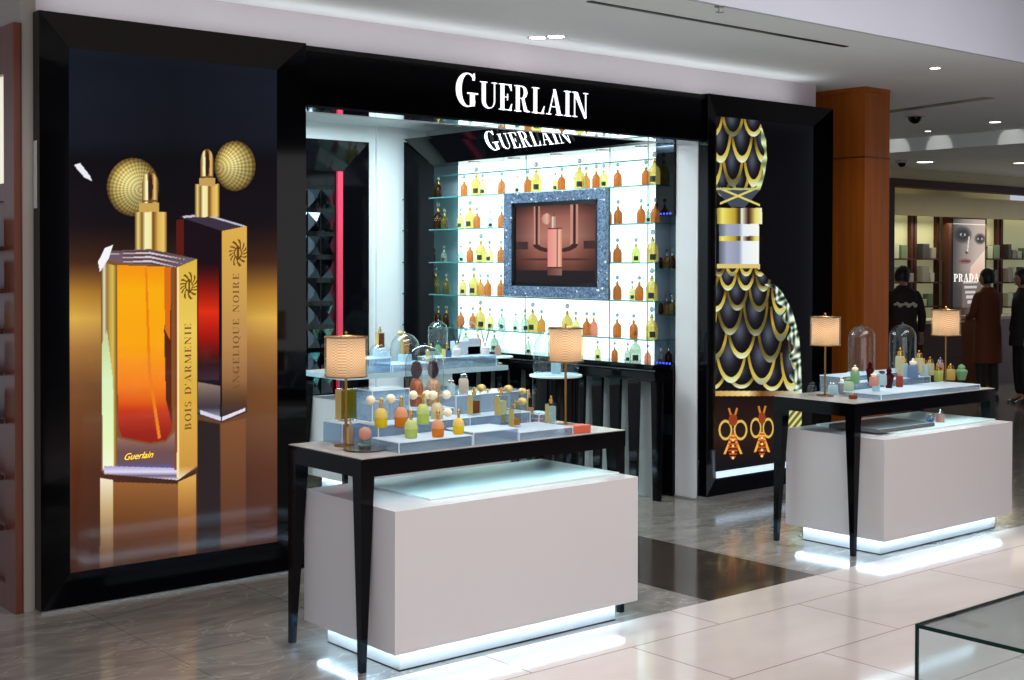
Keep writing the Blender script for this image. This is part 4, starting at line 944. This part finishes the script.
for i, (pp, lbl, ytop, content) in enumerate(((438, 'left', 321, 'green'), (468, 'middle', 321, 'pale'), (498, 'right', 323, 'rose'))):
    yy = (8.03, 8.0, 7.78)[i]
    q = on(pp, 300, Y=yy); zz = on(pp, 356, Y=yy).z; zt = on(pp, ytop, Y=yy).z
    st_ = thing('cake_stand', f'{lbl} of three white topped stands on the booth table before the shelves', 'stand', (q.x, q.y, TS), group='white topped stands on the booth table')
    hh = zz-TS
    B().lathe([(.115, hh-.010), (.115, hh), (.112, hh+.001)], n=36).done('round_top', bpy.data.materials['white_glow_top'], st_, True)
    B().lathe([(.05, 0), (.05, .004), (.008, .008), (.008, hh-.0105)], n=20).done('stem', CHR, st_, True)
    cloche(f'glass cloche on the {lbl} white topped stand before the shelves', q.x, q.y, zz+.0012, .074, zt-zz)
    t = thing('perfume_bottle', f'tiny {content} bottle under the {lbl} of the three stand cloches', 'perfume bottle', (q.x, q.y, zz+.0055), group='tiny bottles under pedestal cloches')
    B().lathe([(.024, 0), (.026, .05), (.012, .08)], n=14).done('body', LQ[content], t, True); B().lathe([(.008, .08), (.012, .1), (.001, .115)], n=10).done('stopper', CLEARB, t, True)
# reed diffusers and boxes on the booth table
for pp, yb, lab in ((503, 381, 'right'), (457, 378, 'left')):
    yy = 7.70; q = on(pp, 300, Y=yy); q.x = min(q.x, 6.2); zz = TS+.08 if q.x > 5.7 else TS+.05
    t = thing('reed_diffuser', f'{lab} white reed diffuser with dark sticks on the booth table', 'reed diffuser', (q.x, q.y, zz+.0005), group='reed diffusers')
    B().lathe([(.032, 0), (.034, .004), (.034, .05), (.014, .06), (.012, .085)], n=16).done('bottle', WHITE, t, True)
    for k in range(6):
        a = -0.5+k*.2
        B().tube([(0, 0, .06), (math.sin(a)*.17, (k % 3-1)*.03, .06+math.cos(a)*.17)], .0018, 6).done('reed', BROWN, t)
GREYB = pm('pale_grey_card', (176, 186, 194), .5)
for i, (pp, w_, h_, lab) in enumerate(((460, .12, .10, 'leftmost tall'), (480, .11, .12, 'second'), (505, .13, .06, 'low rightmost'), )):
    yy = 7.80; q = on(pp, 300, Y=yy)
    if q.x > 6.15: q.x = 6.15
    tag(B().box(-w_/2, w_/2, -.04, .04, 0, h_, .002).done('gift_box', GREYB, None, loc=(q.x, q.y, TS+(.0805 if q.x > 5.7 else .0505))), f'pale grey gift box on the booth table, {lab} of three', 'box', 'pale grey gift boxes')
for pp, cc, lab in ((341, 'pale', 'pale'), (431, 'clear', 'clear'), (447, 'blue', 'blue')):
    q = on(pp, 300, Y=7.68); square_bottle(f'{lab} square flask on the booth table', None, TS+(.1005 if q.x < 5.3 else .0505), .06, .05, .13, cc, .8, 0, pos=Vector((q.x, q.y, 0)), group='flasks on the booth table')

# ------------------------------------------------------------------ far table goods
Z2 = TS+.03; Z2m = TS+.07
cloche('left glass dome on the far table over a pale bottle', on(862, 300, Y=4.79).x, 4.79, TS+.1005, .080, .29, 'glass domes on the far table')
cloche('right glass dome on the far table over a gold stoppered bottle', on(903, 300, Y=4.775).x, 4.775, TS+.1005, .082, .285, 'glass domes on the far table')
CREAM = LQ['pale']
jar('pale green urn with white lid at the left of the far table', (855, 384), Z2m, 0.0264, .11, LQ['green'], PUFF)
jar('white and green short bottle below the pale green urn', (849, 391), Z2, 0.0288, .085, thin('milky_green', (216, 234, 216), 1, 1.4, lit=.7), LQ['green'])
jar('pale lilac flower topped bottle right of the left dome', (874, 386), Z2m, 0.0264, .08, LQ['rose'], PUFF)
jar('clear cube bottle behind the two wine coloured bottles', (882, 385), Z2m, 0.0288, .08, LQ['clear'], CHR, False, n=4)
urn_bottle('left dark wine cut glass bottle on the far table', (870, 382), Z2m+.0, 0.0240, .118, 'wine')
urn_bottle('right dark wine cut glass bottle standing lower on the far table', (889, 388), Z2, 0.0288, .122, 'wine')
jar('small red patterned bottle just right of the wine coloured bottles', (899.5, 387), Z2, 0.0216, .10, LQ['red'], LQ['rose'])
jar('small green capped vial at the front of the far table', (876, 391), Z2, 0.0216, .05, LQ['clear'], LQ['green'], False)
jar('gold and cream bottle with round knob at the back, tallest of the group', (900, 372), TS+.10, 0.0288, .15, CREAM, GOLD)
jar('clear bottle with golden dome cap in front of the tallest one', (903.5, 377), Z2m, 0.0288, .13, LQ['clear'], GOLD)
jar('blue and white patterned bottle in the middle of the group', (913, 378), Z2m, 0.0312, .12, LQ['blue'], PUFF)
jar('cream bottle with tall gold knob behind the blue one', (919, 373), TS+.10, 0.0264, .14, CREAM, GOLD)
jar('pale blue bottle with yellow collar right of the blue one', (924, 376), Z2m, 0.0264, .11, LQ['clear'], GOLD)
jar('cream bottle with gold cap fourth along the back', (930, 375), Z2m, 0.0264, .115, CREAM, GOLD)
jar('clear bottle with silver knob right before the second lamp', (940, 373), Z2m, 0.0240, .10, LQ['rose'], CHR)
jar('low yellow bottle with golden knob at the right of the riser', (938.5, 381), Z2, 0.0288, .10, LQ['lime'], GOLD)
jar('low yellow bottle with golden knob nearest the green flask', (950.5, 380), Z2, 0.0300, .105, LQ['gold'], GOLD)
urn_bottle('pale green cut flask at the right end of the far table', (961.5, 380), Z2, 0.0384, .10, 'green')
q = on(812, 396, Z=TS); 
jar('clear glass tumbler at the left end of the far table', (812, 395), TS, 0.0240, .075, CLEARB, CLEARB, False, name='tumbler', cat='glass')
jar('pale glass jar right of the left lamp on the far table', (833, 394), TS, 0.0288, .07, LQ['clear'], CHR, False)
jar('pink slim bottle leaning group at the front left of the far table', (842, 394), TS, 0.0168, .10, LQ['rose'], PUFF)
jar('silver capped bottle with white flower beside the pink slim bottle', (849, 396), TS, 0.0240, .10, LQ['pale'], PUFF)
jar('tiny dark dish bottle at the near corner of the far table', (853, 399), TS, 0.0240, .03, LQ['brown'], CHR, False)
# on the right counter
tr = tag(B().box(0, .55, 0, .34, 0, .022, .004).done('grey_tray', pm('grey_leather', (92, 92, 92), .3), None, loc=(6.30, 4.33, .6565)), 'flat dark grey tray lying on the right counter under the far table', 'tray')
jar('small lilac perfume bottle with silver cap on the right counter', (940, 423), .65, .026, .085, LQ['rose'], CHR)
jar('small blue and silver bottle left of the lilac one on the right counter', (930, 423), .65, .022, .055, LQ['blue'], CHR)
for o in [o for o in COL.objects if o.get('label', '').endswith('right counter')]:
    if o.type == 'EMPTY': o.location.z = .6475

# ------------------------------------------------------------------ wooden pillar
pl = struct(B().box(8.52, 8.84, 6.0, 6.5, 0, 2.905).box(8.505, 8.83, 5.99, 6.5, 2.905, CZ).done('wall_pillar', WOOD))
struct(B().box(8.515, 8.845, 5.995, 6.5, 2.405, 2.415).done('trim_pillar', WOODD))
struct(B().box(8.18, 9.2, 6.52, 6.6, 0, CZ).done('wall_behind_pillar', BLKM))

# ------------------------------------------------------------------ ceiling fittings
struct(B().box(4.68, 6.86, 4.955, 4.99, CZ-.004, CZ-.0005).done('trim_ceiling_slot', BLKM))
a = on(888, 113, Z=CZ); b2 = on(995, 98, Z=CZ)
n_ = Vector((b2.y-a.y, a.x-b2.x, 0)).normalized()*.13
bb = B(); bb.loft([[(a.x, a.y, CZ-.003), (a.x+n_.x, a.y+n_.y, CZ-.003), (a.x+n_.x, a.y+n_.y, CZ-.001), (a.x, a.y, CZ-.001)], [(b2.x, b2.y, CZ-.003), (b2.x+n_.x, b2.y+n_.y, CZ-.003), (b2.x+n_.x, b2.y+n_.y, CZ-.001), (b2.x, b2.y, CZ-.001)]])
bb.done('trim_ceiling_slot', BLKM)['kind'] = 'structure'
def downlight(label, p, z, r=.04):
    q = on(*p, Z=z)
    t = thing('ceiling_downlight', label, 'ceiling light', (q.x, q.y, z), group='recessed ceiling downlights')
    B().lathe([(r, -.002), (r*1.3, -.005), (r*1.35, -.0005)], n=20, caps=False).done('rim', CHR, t, True)
    B().lathe([(r, -.003), (r, -.001)], n=20).done('lens', SPOTM, t, True)
downlight('left of the twin downlights above the sign', (538, 37.5), CZ, .05); downlight('right of the twin downlights above the sign', (556, 36.5), CZ, .05)
downlight('single downlight on the ceiling above the wooden pillar', (935, 68), CZ, .035)
downlight('small downlight nearest the dark ceiling slot, left of two', (928, 131), CZ, .03); downlight('small downlight at the right edge above the light arcs', (995, 122), CZ, .05)
downlight('long bright downlight on the lower ceiling in front of the shop', (925, 162), 2.80, .09); downlight('bright downlight at the far right of the lower ceiling', (1020, 163), 2.80, .07)
def dome_cam(label, p, z, r):
    q = on(*p, Z=z)
    t = thing('security_camera', label, 'security camera', (q.x, q.y, z), group='ceiling security cameras')
    B().lathe([(r*1.25, -.0005), (r*1.25, -r*.5), (r, -r*.6)], n=20).done('housing', pm('cam_white_'+str(r), (190, 186, 186), .4), t, True)
    B().lathe([(r*.8, -r*.6)] + [(r*.8*math.cos(a_), -r*.6-r*.8*math.sin(a_)) for a_ in [PI/2*i/5 for i in range(1, 5)]] + [(.001, -r*1.4)], n=20).done('smoked_dome', BLK, t, True)
dome_cam('dome security camera hanging under the dark ceiling slot', (915, 112), CZ, .075); dome_cam('small dark dome camera further back beside the pillar', (902, 160), 2.80, .06)
q = on(720, 6, Z=CZ); t = thing('sprinkler_head', 'small sprinkler head at the ceiling edge near the top of the view', 'sprinkler', (q.x, q.y, CZ))
B().lathe([(.03, -.0005), (.03, -.005), (.008, -.006), (.008, -.03)], n=14).done('stem', STEEL, t, True); B().lathe([(.022, -.03), (.022, -.033)], n=14).done('deflector', STEEL, t, True)
# wall washers on the riser above the far shop
for pp in ((935, 150), (1008, 142), (893, 153)):
    q = on(*pp, X=12.3)
    l = bpy.data.lights.new('wall_washer', 'SPOT'); l.energy = 1.6; l.spot_size = .9; l.spot_blend = .25; l.color = (1, .97, .9); l.shadow_soft_size = .01
    o = bpy.data.objects.new('wall_washer', l); COL.objects.link(o); o.location = (12.03, q.y, 2.81)
    o.rotation_euler = (Vector((12.38, q.y, 2.81))-o.location).to_track_quat('-Z', 'Y').to_euler()

# ------------------------------------------------------------------ far shop
YS = 9.6
struct(B().box(8.9, 20, YS+1.7, YS+1.8, 0, 2.85).done('wall_shop_back', BEIGE))
struct(B().box(8.9, 20, YS, YS+.12, 2.66, 2.80).done('wall_shop_fascia', BEIGE))
struct(B().box(8.9, 20, YS-.04, YS+.14, 2.56, 2.66).done('trim_shop_beam', BROWN))
struct(B().box(8.9, 20, YS+.9, YS+1.0, 2.27, 2.56).done('wall_shop_valance', BEIGE))
xl = on(891, 250, Y=YS).x
struct(B().box(xl-.25, xl+.03, YS-.03, YS+.1, 0, 2.56).done('trim_shop_post', BROWN))
LMP = pm('shop_niche_panel', (160, 158, 120), .6, emit=(190, 188, 142), es=.30)
def shop_unit(p0, p1, label):
    y = YS+1.3
    x0 = on(p0, 250, Y=y).x; x1 = on(p1, 250, Y=y).x
    t = thing('shelving_bay', label, 'shelving', (0, 0, 0), group='lit shelving bays of the far shop')
    B().box(x0, x1, y+.16, y+.18, 0, 2.42).done('back_panel', LMP, t)
    B().box(x0-.06, x0, y+.10, y+.18, 0, 2.42).done('upright', BROWN, t); B().box(x1, x1+.06, y+.10, y+.18, 0, 2.42).done('upright', BROWN, t)
    zs = [on((p0+p1)/2, yy, Y=y).z for yy in (258.5, 282, 306)]
    for z in zs: B().box(x0, x1, y, y+.16, z-.02, z).done('shelf', BROWN, t)
    B().box(x0, x1, y+.02, y+.06, 2.36, 2.38).done('light_strip', pm('strip_glow'+label[:6], (255, 240, 190), .5, emit=(255, 236, 170), es=3), t)
    return x0, x1, y, zs
bays = [(894, 917, 'first'), (923, 943, 'second'), (988, 1003, 'third'), (1009, 1040, 'fourth')]
BXM = [pm('pale_box', (176, 178, 150), .6), pm('green_box', (96, 116, 84), .6), pm('dark_box', (46, 44, 40), .5), pm('taupe_box', (136, 128, 116), .6)]
for bi, (p0, p1, nm) in enumerate(bays):
    x0, x1, y, zs = shop_unit(p0, p1, f'{nm} lit shelving bay from the left in the far shop')
    for si, z in enumerate(zs):
        k = 0; x = x0+.03
        while x < x1-.12:
            w_ = random.uniform(.10, .2); h_ = random.uniform(.10, .24)
            if x+w_ > x1-.02: break
            tag(B().box(x, x+w_-.02, y+.02, y+.12, z+.0005, z+h_, .004).done('product_box', BXM[(bi*2+si+k) % 4], None), f"{['left', 'second', 'third', 'fourth', 'fifth', 'sixth', 'seventh', 'eighth'][min(k, 7)]} box on the {['top', 'middle', 'lowest'][si]} shelf of the {nm} far bay", 'box', 'boxes on the far shop shelves')
            x += w_+random.uniform(.01, .05); k += 1
y = YS+1.24
xa, xb = on(953, 250, Y=y).x, on(985, 250, Y=y).x
pr = thing('fashion_poster', 'tall backlit poster of a made-up face with white brand lettering in the far shop', 'poster', (0, 0, 0))
zt_, zb_ = on(968, 219, Y=y).z, on(968, 345, Y=y).z
B().box(xa-.09, xb+.06, y+.01, y+.12, zb_-.1, zt_+.05).done('wood_surround', BROWN, pr)
picture('lit_print', (xa, y, zb_), (xb-xa, 0, 0), (0, 0, zt_-zb_), 70, 200, paint_face, pr, .9)
za = on(960, 281.5, Y=y).z; xw = on(953.5, 270, Y=y).x
word('PRADA', lambda u, v, w_: (xw+u, y-.004-w_, za+v), .112, pm('poster_white', (240, 238, 236), .5, emit=(240, 236, 230), es=.9), pr, 'white_letter', .003, 1, .06, fit=on(979, 270, Y=y).x-xw)
# service counters of the far shop
cn = thing('shop_counter', 'dark wood counter with pale top in front of the far shelves at the right edge', 'counter', (0, 0, 0))
xa, xb = on(992, 380, Y=YS-.2).x, 19.5
B().box(xa, xb, YS-.2, YS+.3, 0, .86).done('body', pm('counter_wood', (70, 30, 18), .4, noise=(4, .2)), cn); B().box(xa-.02, xb, YS-.23, YS+.33, .86, .90).done('worktop', pm('pale_top', (150, 130, 112), .3), cn)
cn2 = thing('shop_counter', 'low cream counter seen between the shoppers behind the far table', 'counter', (0, 0, 0))
xa, xb = on(922, 380, Y=YS-.1).x, on(962, 380, Y=YS-.1).x
B().box(xa, xb, YS-.1, YS+.35, 0, .84).done('body', BROWN, cn2); B().box(xa-.02, xb+.02, YS-.12, YS+.37, .84, .88).done('worktop', BEIGE, cn2)

# ------------------------------------------------------------------ shoppers
def skinned(name, chains, mat, parent, sub=2):
    """chains: list of lists of (x, y, z, r); first point of a chain may repeat an earlier joint to branch from it"""
    verts = []; edges = []; rad = []; key = {}
    for ch in chains:
        prev = None
        for (x, y, z, *rr) in ch:
            k = (round(x, 4), round(y, 4), round(z, 4))
            if k not in key: key[k] = len(verts); verts.append((x, y, z)); rad.append(rr if len(rr) == 2 else (rr[0], rr[0]))
            i = key[k]
            if prev is not None and prev != i: edges.append((prev, i))
            prev = i
    me = bpy.data.meshes.new(name); me.from_pydata(verts, edges, []); me.materials.append(mat)
    o = bpy.data.objects.new(name, me); COL.objects.link(o); o.parent = parent
    md = o.modifiers.new('skin', 'SKIN'); md.use_smooth_shade = True
    for i, r_ in enumerate(rad): me.skin_vertices[0].data[i].radius = r_
    me.skin_vertices[0].data[0].use_root = True
    s_ = o.modifiers.new('sub', 'SUBSURF'); s_.levels = sub; s_.render_levels = sub
    return o
SKIN = pm('skin', (176, 128, 100), .55); HAIR = pm('black_hair', (12, 10, 10), .45, noise=(60, .5))
def person(label, loc, rz, H, coat, trous, coat_len, arms, head_yaw=0, print_=False):
    t = thing('person', label, 'person', loc, rz, group='shoppers at the far shop')
    k = H/1.70
    def s_(c): return [tuple(v*k for v in p) for p in c]
    # faces +Y locally
    hands = []
    body = [s_([(0, 0, .93, .11, .09), (0, .01, 1.12, .11, .085), (0, .0, 1.30, .13, .09), (0, 0, 1.42, .07, .06), (0, .01, 1.49, .047), (0, .02, 1.55, .05), (0, .02, 1.60, .06)])]
    for sd, (el, ha) in zip((-1, 1), arms):
        sh_ = (sd*.17, 0, 1.38, .05)
        body.append(s_([(0, 0, 1.30, .13, .09), sh_, (*el, .036), (*ha, .024)]))
        d = (Vector(ha)-Vector(el)).normalized(); sdv = d.cross(Vector((0, 0, 1))).normalized(); palm = Vector(ha)+d*.055
        body.append(s_([(*ha, .024), (*palm, .026)]))
        dn = Vector((0, 0, -1))
        for f in range(4):
            o_ = palm+sdv*(f-1.5)*.017; L_ = (.06, .07, .066, .052)[f]
            body.append(s_([(*palm, .026), (*(o_+d*.012), .0085), (*(o_+d*(.012+L_*.5)+dn*.006), .008), (*(o_+d*(.012+L_*.85)+dn*.022), .0065)]))
        th = Vector(ha)+d*.02-sdv*.028*sd
        body.append(s_([(*ha, .024), (*th, .009), (*(th+d*.03-sdv*.012*sd+dn*.008), .008)]))
    for sd in (-1, 1):
        body.append(s_([(0, 0, .93, .11, .09), (sd*.09, 0, .86, .08), (sd*.10, .02, .48, .05), (sd*.10, -.01, .09, .034), (sd*.105, .10, .035, .03)]))
    skinned('body', body, SKIN, t)
    # head with face, turned on the neck
    hc = Vector((0, .025, 1.60))*k
    b = B(); n = 20; rings = []
    for i in range(1, 14):
        a = PI*i/14; z = -math.cos(a)*.118
        rr = math.sin(a)*(.078 if z > -.02 else .078-.02*min(1, (-z-.02)/.09))
        rings.append([(rr*math.cos(2*PI*j/n)*.92, rr*1.18*math.sin(2*PI*j/n)+(.010 if z < 0 else 0), z) for j in range(n)])
    b.loft([[tuple(v*k for v in p) for p in r] for r in rings])
    b.loft([[(x*k, y*k, z*k) for x, y, z in r] for r in ([(-.012, .086, -.03), (.012, .086, -.03), (.009, .09, .02), (-.009, .09, .02)], [(-.009, .112, -.028), (.009, .112, -.028), (.004, .094, .02), (-.004, .094, .02)])])
    for sd in (-1, 1): b.sph((sd*.076*k, 0, 0), .022*k, 10, 1.4, .45, 1)
    hd_ = b.done('head', SKIN, t, True, loc=hc); hd_.rotation_euler = (-.15, 0, head_yaw)
    for sd in (-1, 1): B().sph((sd*.03*k, .086*k, .012*k), .011*k, 8, .6).done('eye', BLKM, hd_, True)
    B().sph((0, .090*k, -.060*k), .02*k, 10, .3, 1, .5).done('mouth', pm('lips', (140, 74, 66), .5) if 'lips' not in bpy.data.materials else bpy.data.materials['lips'], hd_, True)
    b = B(); rings = []
    for i in range(5, 15):
        a = PI*i/15; z = -math.cos(a)*.135
        rings.append([((math.sin(a)*.096+.004*math.sin(j*3.1+i))*math.cos(2*PI*j/24), (math.sin(a)*.108+.004*math.cos(j*2.3+i*2))*math.sin(2*PI*j/24)-.026*max(0, math.sin(2*PI*j/24))*(1 if z < .06 else .3)-.008, z) for j in range(24)])
    # open at the face: keep back and top
    bm_r = [[tuple(v*k for v in p) for p in r] for r in rings]
    b.loft(bm_r, caps=True); b.done('hair', HAIR, hd_, True)
    # clothes
    cz = coat_len
    rg = [(cz, .205, .155, 0), (cz+.04, .205, .155, 0), (.92, .185, .14, 0), (1.04, .168, .125, 0), (1.2, .178, .125, 0), (1.33, .190, .118, -.005), (1.40, .172, .10, -.008), (1.445, .11, .08, -.008), (1.485, .068, .062, 0)]
    bt = B(); bt.loft([[(a*k*math.copysign(abs(math.cos(2*PI*q_/26))**.85, math.cos(2*PI*q_/26)), (b_*math.sin(2*PI*q_/26)+o_+.006*math.sin(q_*2.4+zz*9))*k, zz*k) for q_ in range(26)] for zz, a, b_, o_ in rg])
    c_ = bt.done('coat', coat, t, True)
    for sd, (el, ha) in zip((-1, 1), arms):
        el = Vector(el); ha = Vector(ha); cu = ha-(ha-el).normalized()*.02; s0 = Vector((sd*.165, -.005, 1.375))
        skinned('sleeve', [s_([(sd*.12, -.005, 1.38, .06), (*s0, .072), (*((s0+el)/2), .064), (*el, .057), (*((el+cu)/2), .052), (*cu, .045)])], coat, c_)
    if cz > .40:
        tr_ = [s_([(0, 0, .95, .15, .115), (0, 0, .84, .14, .11)])]
        for sd in (-1, 1): tr_.append(s_([(0, 0, .84, .14, .11), (sd*.095, .0, .74, .095), (sd*.10, .015, .48, .075), (sd*.10, -.01, .10, .062)]))
        skinned('trousers', tr_, trous, t)
    for sd in (-1, 1):
        b = B(); b.loft([[(sd*.105*k+x*k, y*k, z*k) for x, y in ((-.035, -.06), (.035, -.06), (.042, .06), (.02, .14), (-.02, .14), (-.042, .06))] for z in (0, .03)] + [[(sd*.105*k+x*k*.8, y*k*.8, .08*k) for x, y in ((-.035, -.06), (.035, -.06), (.042, .0), (.02, .05), (-.02, .05), (-.042, .0))]])
        b.done('shoe', BLKM, t, True)
    if print_:
        b = B()
        for i in range(9):
            a = -PI/2+(-.75+i*.19)
            b.sph((.165*math.cos(a)*k*1.08, .128*math.sin(a)*k*1.1, (1.25+.012*math.sin(i*2.1))*k), (.018+.006*(i % 3))*k, 8, .9, 1, .5)
        b.done('white_back_print', pm('white_print', (220, 214, 206), .6), t, True)
    return t
def foot(p, yb): q = on(p, yb, Z=0); return (q.x, q.y, 0)
dA = (((-.20, .05, 1.12), (-.14, .25, 1.08)), ((.20, .05, 1.12), (.14, .25, 1.08)))
down = (((-.235, .0, 1.12), (-.24, .05, .88)), ((.235, .0, 1.12), (.24, .05, .88)))
p_ = on(903, 300, Y=8.7); person('person in a dark jacket with white print across the back, beside the wooden pillar', (p_.x, 8.7, 0), -.75, 1.55, pm('dark_jacket', (34, 18, 16), .7), pm('black_trousers', (14, 12, 14), .7), .78, down, -.7, True)
p_ = on(988, 300, Y=8.3); person('person in a long brown coat looking down at goods in front of the poster', (p_.x, 8.3, 0), -.35, 1.52, pm('brown_coat', (104, 48, 20), .75), pm('dark_green_skirt', (30, 34, 26), .7), .50, dA, 1.0)
p_ = on(1023, 300, Y=7.9); person('person in black cut off by the right edge of the view', (p_.x, 7.9, 0), .9, 1.52, pm('black_coat', (14, 13, 17), .7), pm('black_trousers_right', (12, 11, 14), .7), .74, down, .2)

# ------------------------------------------------------------------ glass showcase at the lower right
gx0, gy1, gz = 2.578, 1.675, .80
gc = thing('glass_showcase', 'clear glass showcase with dark green edges at the lower right corner', 'showcase', (0, 0, 0))
gx1, gy0 = 3.9, .95; k = .008
B().box(gx0+.001, gx1, gy0, gy1-.004, gz-k, gz).done('top_pane', GLASS, gc)
B().box(gx0, gx0+k, gy0, gy1-k, .12, gz-k).done('side_pane', GLASS, gc); B().box(gx0+k, gx1, gy1-k, gy1, .12, gz-k).done('back_pane', GLASS, gc)
B().box(gx0+k, gx1, gy0, gy0+k, .12, gz-k).done('front_pane', GLASS, gc)
B().box(gx0-.001, gx0+.001, gy0, gy1, gz-k, gz+.0005).done('top_pane_edge', GEDGE, gc)
B().box(gx0, gx1, gy1-.004, gy1, gz-k, gz+.0005).done('top_pane_edge', GEDGE, gc)
B().box(gx0-.001, gx0+.006, gy1-.006, gy1, .12, gz-k).done('side_pane_edge', GEDGE, gc)
B().box(gx0-.01, gx1+.01, gy0-.01, gy1+.01, 0, .12).done('plinth', WHITE, gc)

# ------------------------------------------------------------------ wooden cabinet round the left corner
cb = thing('wooden_shop_cabinet', 'tall cherry wood cabinet with a lit panel and stocked shelves at the left edge', 'cabinet', (0, 0, 0))
XW = 2.165
y0, y1 = 5.86+.28, 7.2
y0 = on(21, 300, X=XW).y
B().box(XW-.03, XW, y0, y0+.13, 0, 2.68).done('door_stile', WOODD, cb)
B().box(XW-.03, XW, y0+.13, y1, 2.46, 2.68).done('door_head', WOODD, cb); B().box(XW-.03, XW, y0+.13, y1, 1.88, 1.96).done('middle_rail', WOODD, cb)
B().box(XW-.03, XW, y0+.13, y1, 0, .12).done('bottom_rail', WOODD, cb)
B().box(XW-.004, XW-.002, y0+.13, y1, 1.96, 2.46).done('lit_panel', pm('lit_cream_panel', (230, 226, 205), .5, emit=(236, 232, 208), es=.75), cb)
B().box(XW+.002, XW+.008, y0, y1, 0, 2.68).done('back_panel', WOODD, cb)
zsh = [on(5, yy, X=XW-.1).z for yy in (246, 290, 332, 375, 425, 483, 535)]
for z in zsh: B().box(XW-.13, XW-.03, y0+.14, y1, z-.02, z).done('shelf', BROWN, cb)
for si, z in enumerate(zsh[:6]):
    for j in range(2):
        yy = y0+.20+j*.08
        if si == 5: continue
        m_ = [pm('copper_pack', (150, 104, 78), .5), pm('brown_pack', (96, 66, 54), .5), LQ['pale'], LQ['clear'], pm('cream_pack', (170, 160, 140), .5), pm('dull_pack', (110, 96, 80), .5)][si]
        if si in (2, 3):
            t = thing('shop_bottle', f"{['nearer', 'farther'][j]} bottle on the {['third', 'fourth'][si-2]} shelf of the left wooden cabinet", 'bottle', (XW-.08, yy, z), group='bottles in the left cabinet')
            B().lathe([(.025, 0), (.026, .08), (.01, .10)], n=14).done('body', m_, t, True); B().lathe([(.011, .10), (.011, .13)], n=10).done('cap', BLKM, t, True)
        else:
            tag(B().box(XW-.115, XW-.05, yy-.03, yy+.03, z, z+.13, .003).done('product_box', m_, None), f"{['nearer', 'farther'][j]} box on the {['top', 'second', '', '', 'fifth'][si]} shelf of the left wooden cabinet", 'box', 'boxes in the left cabinet')
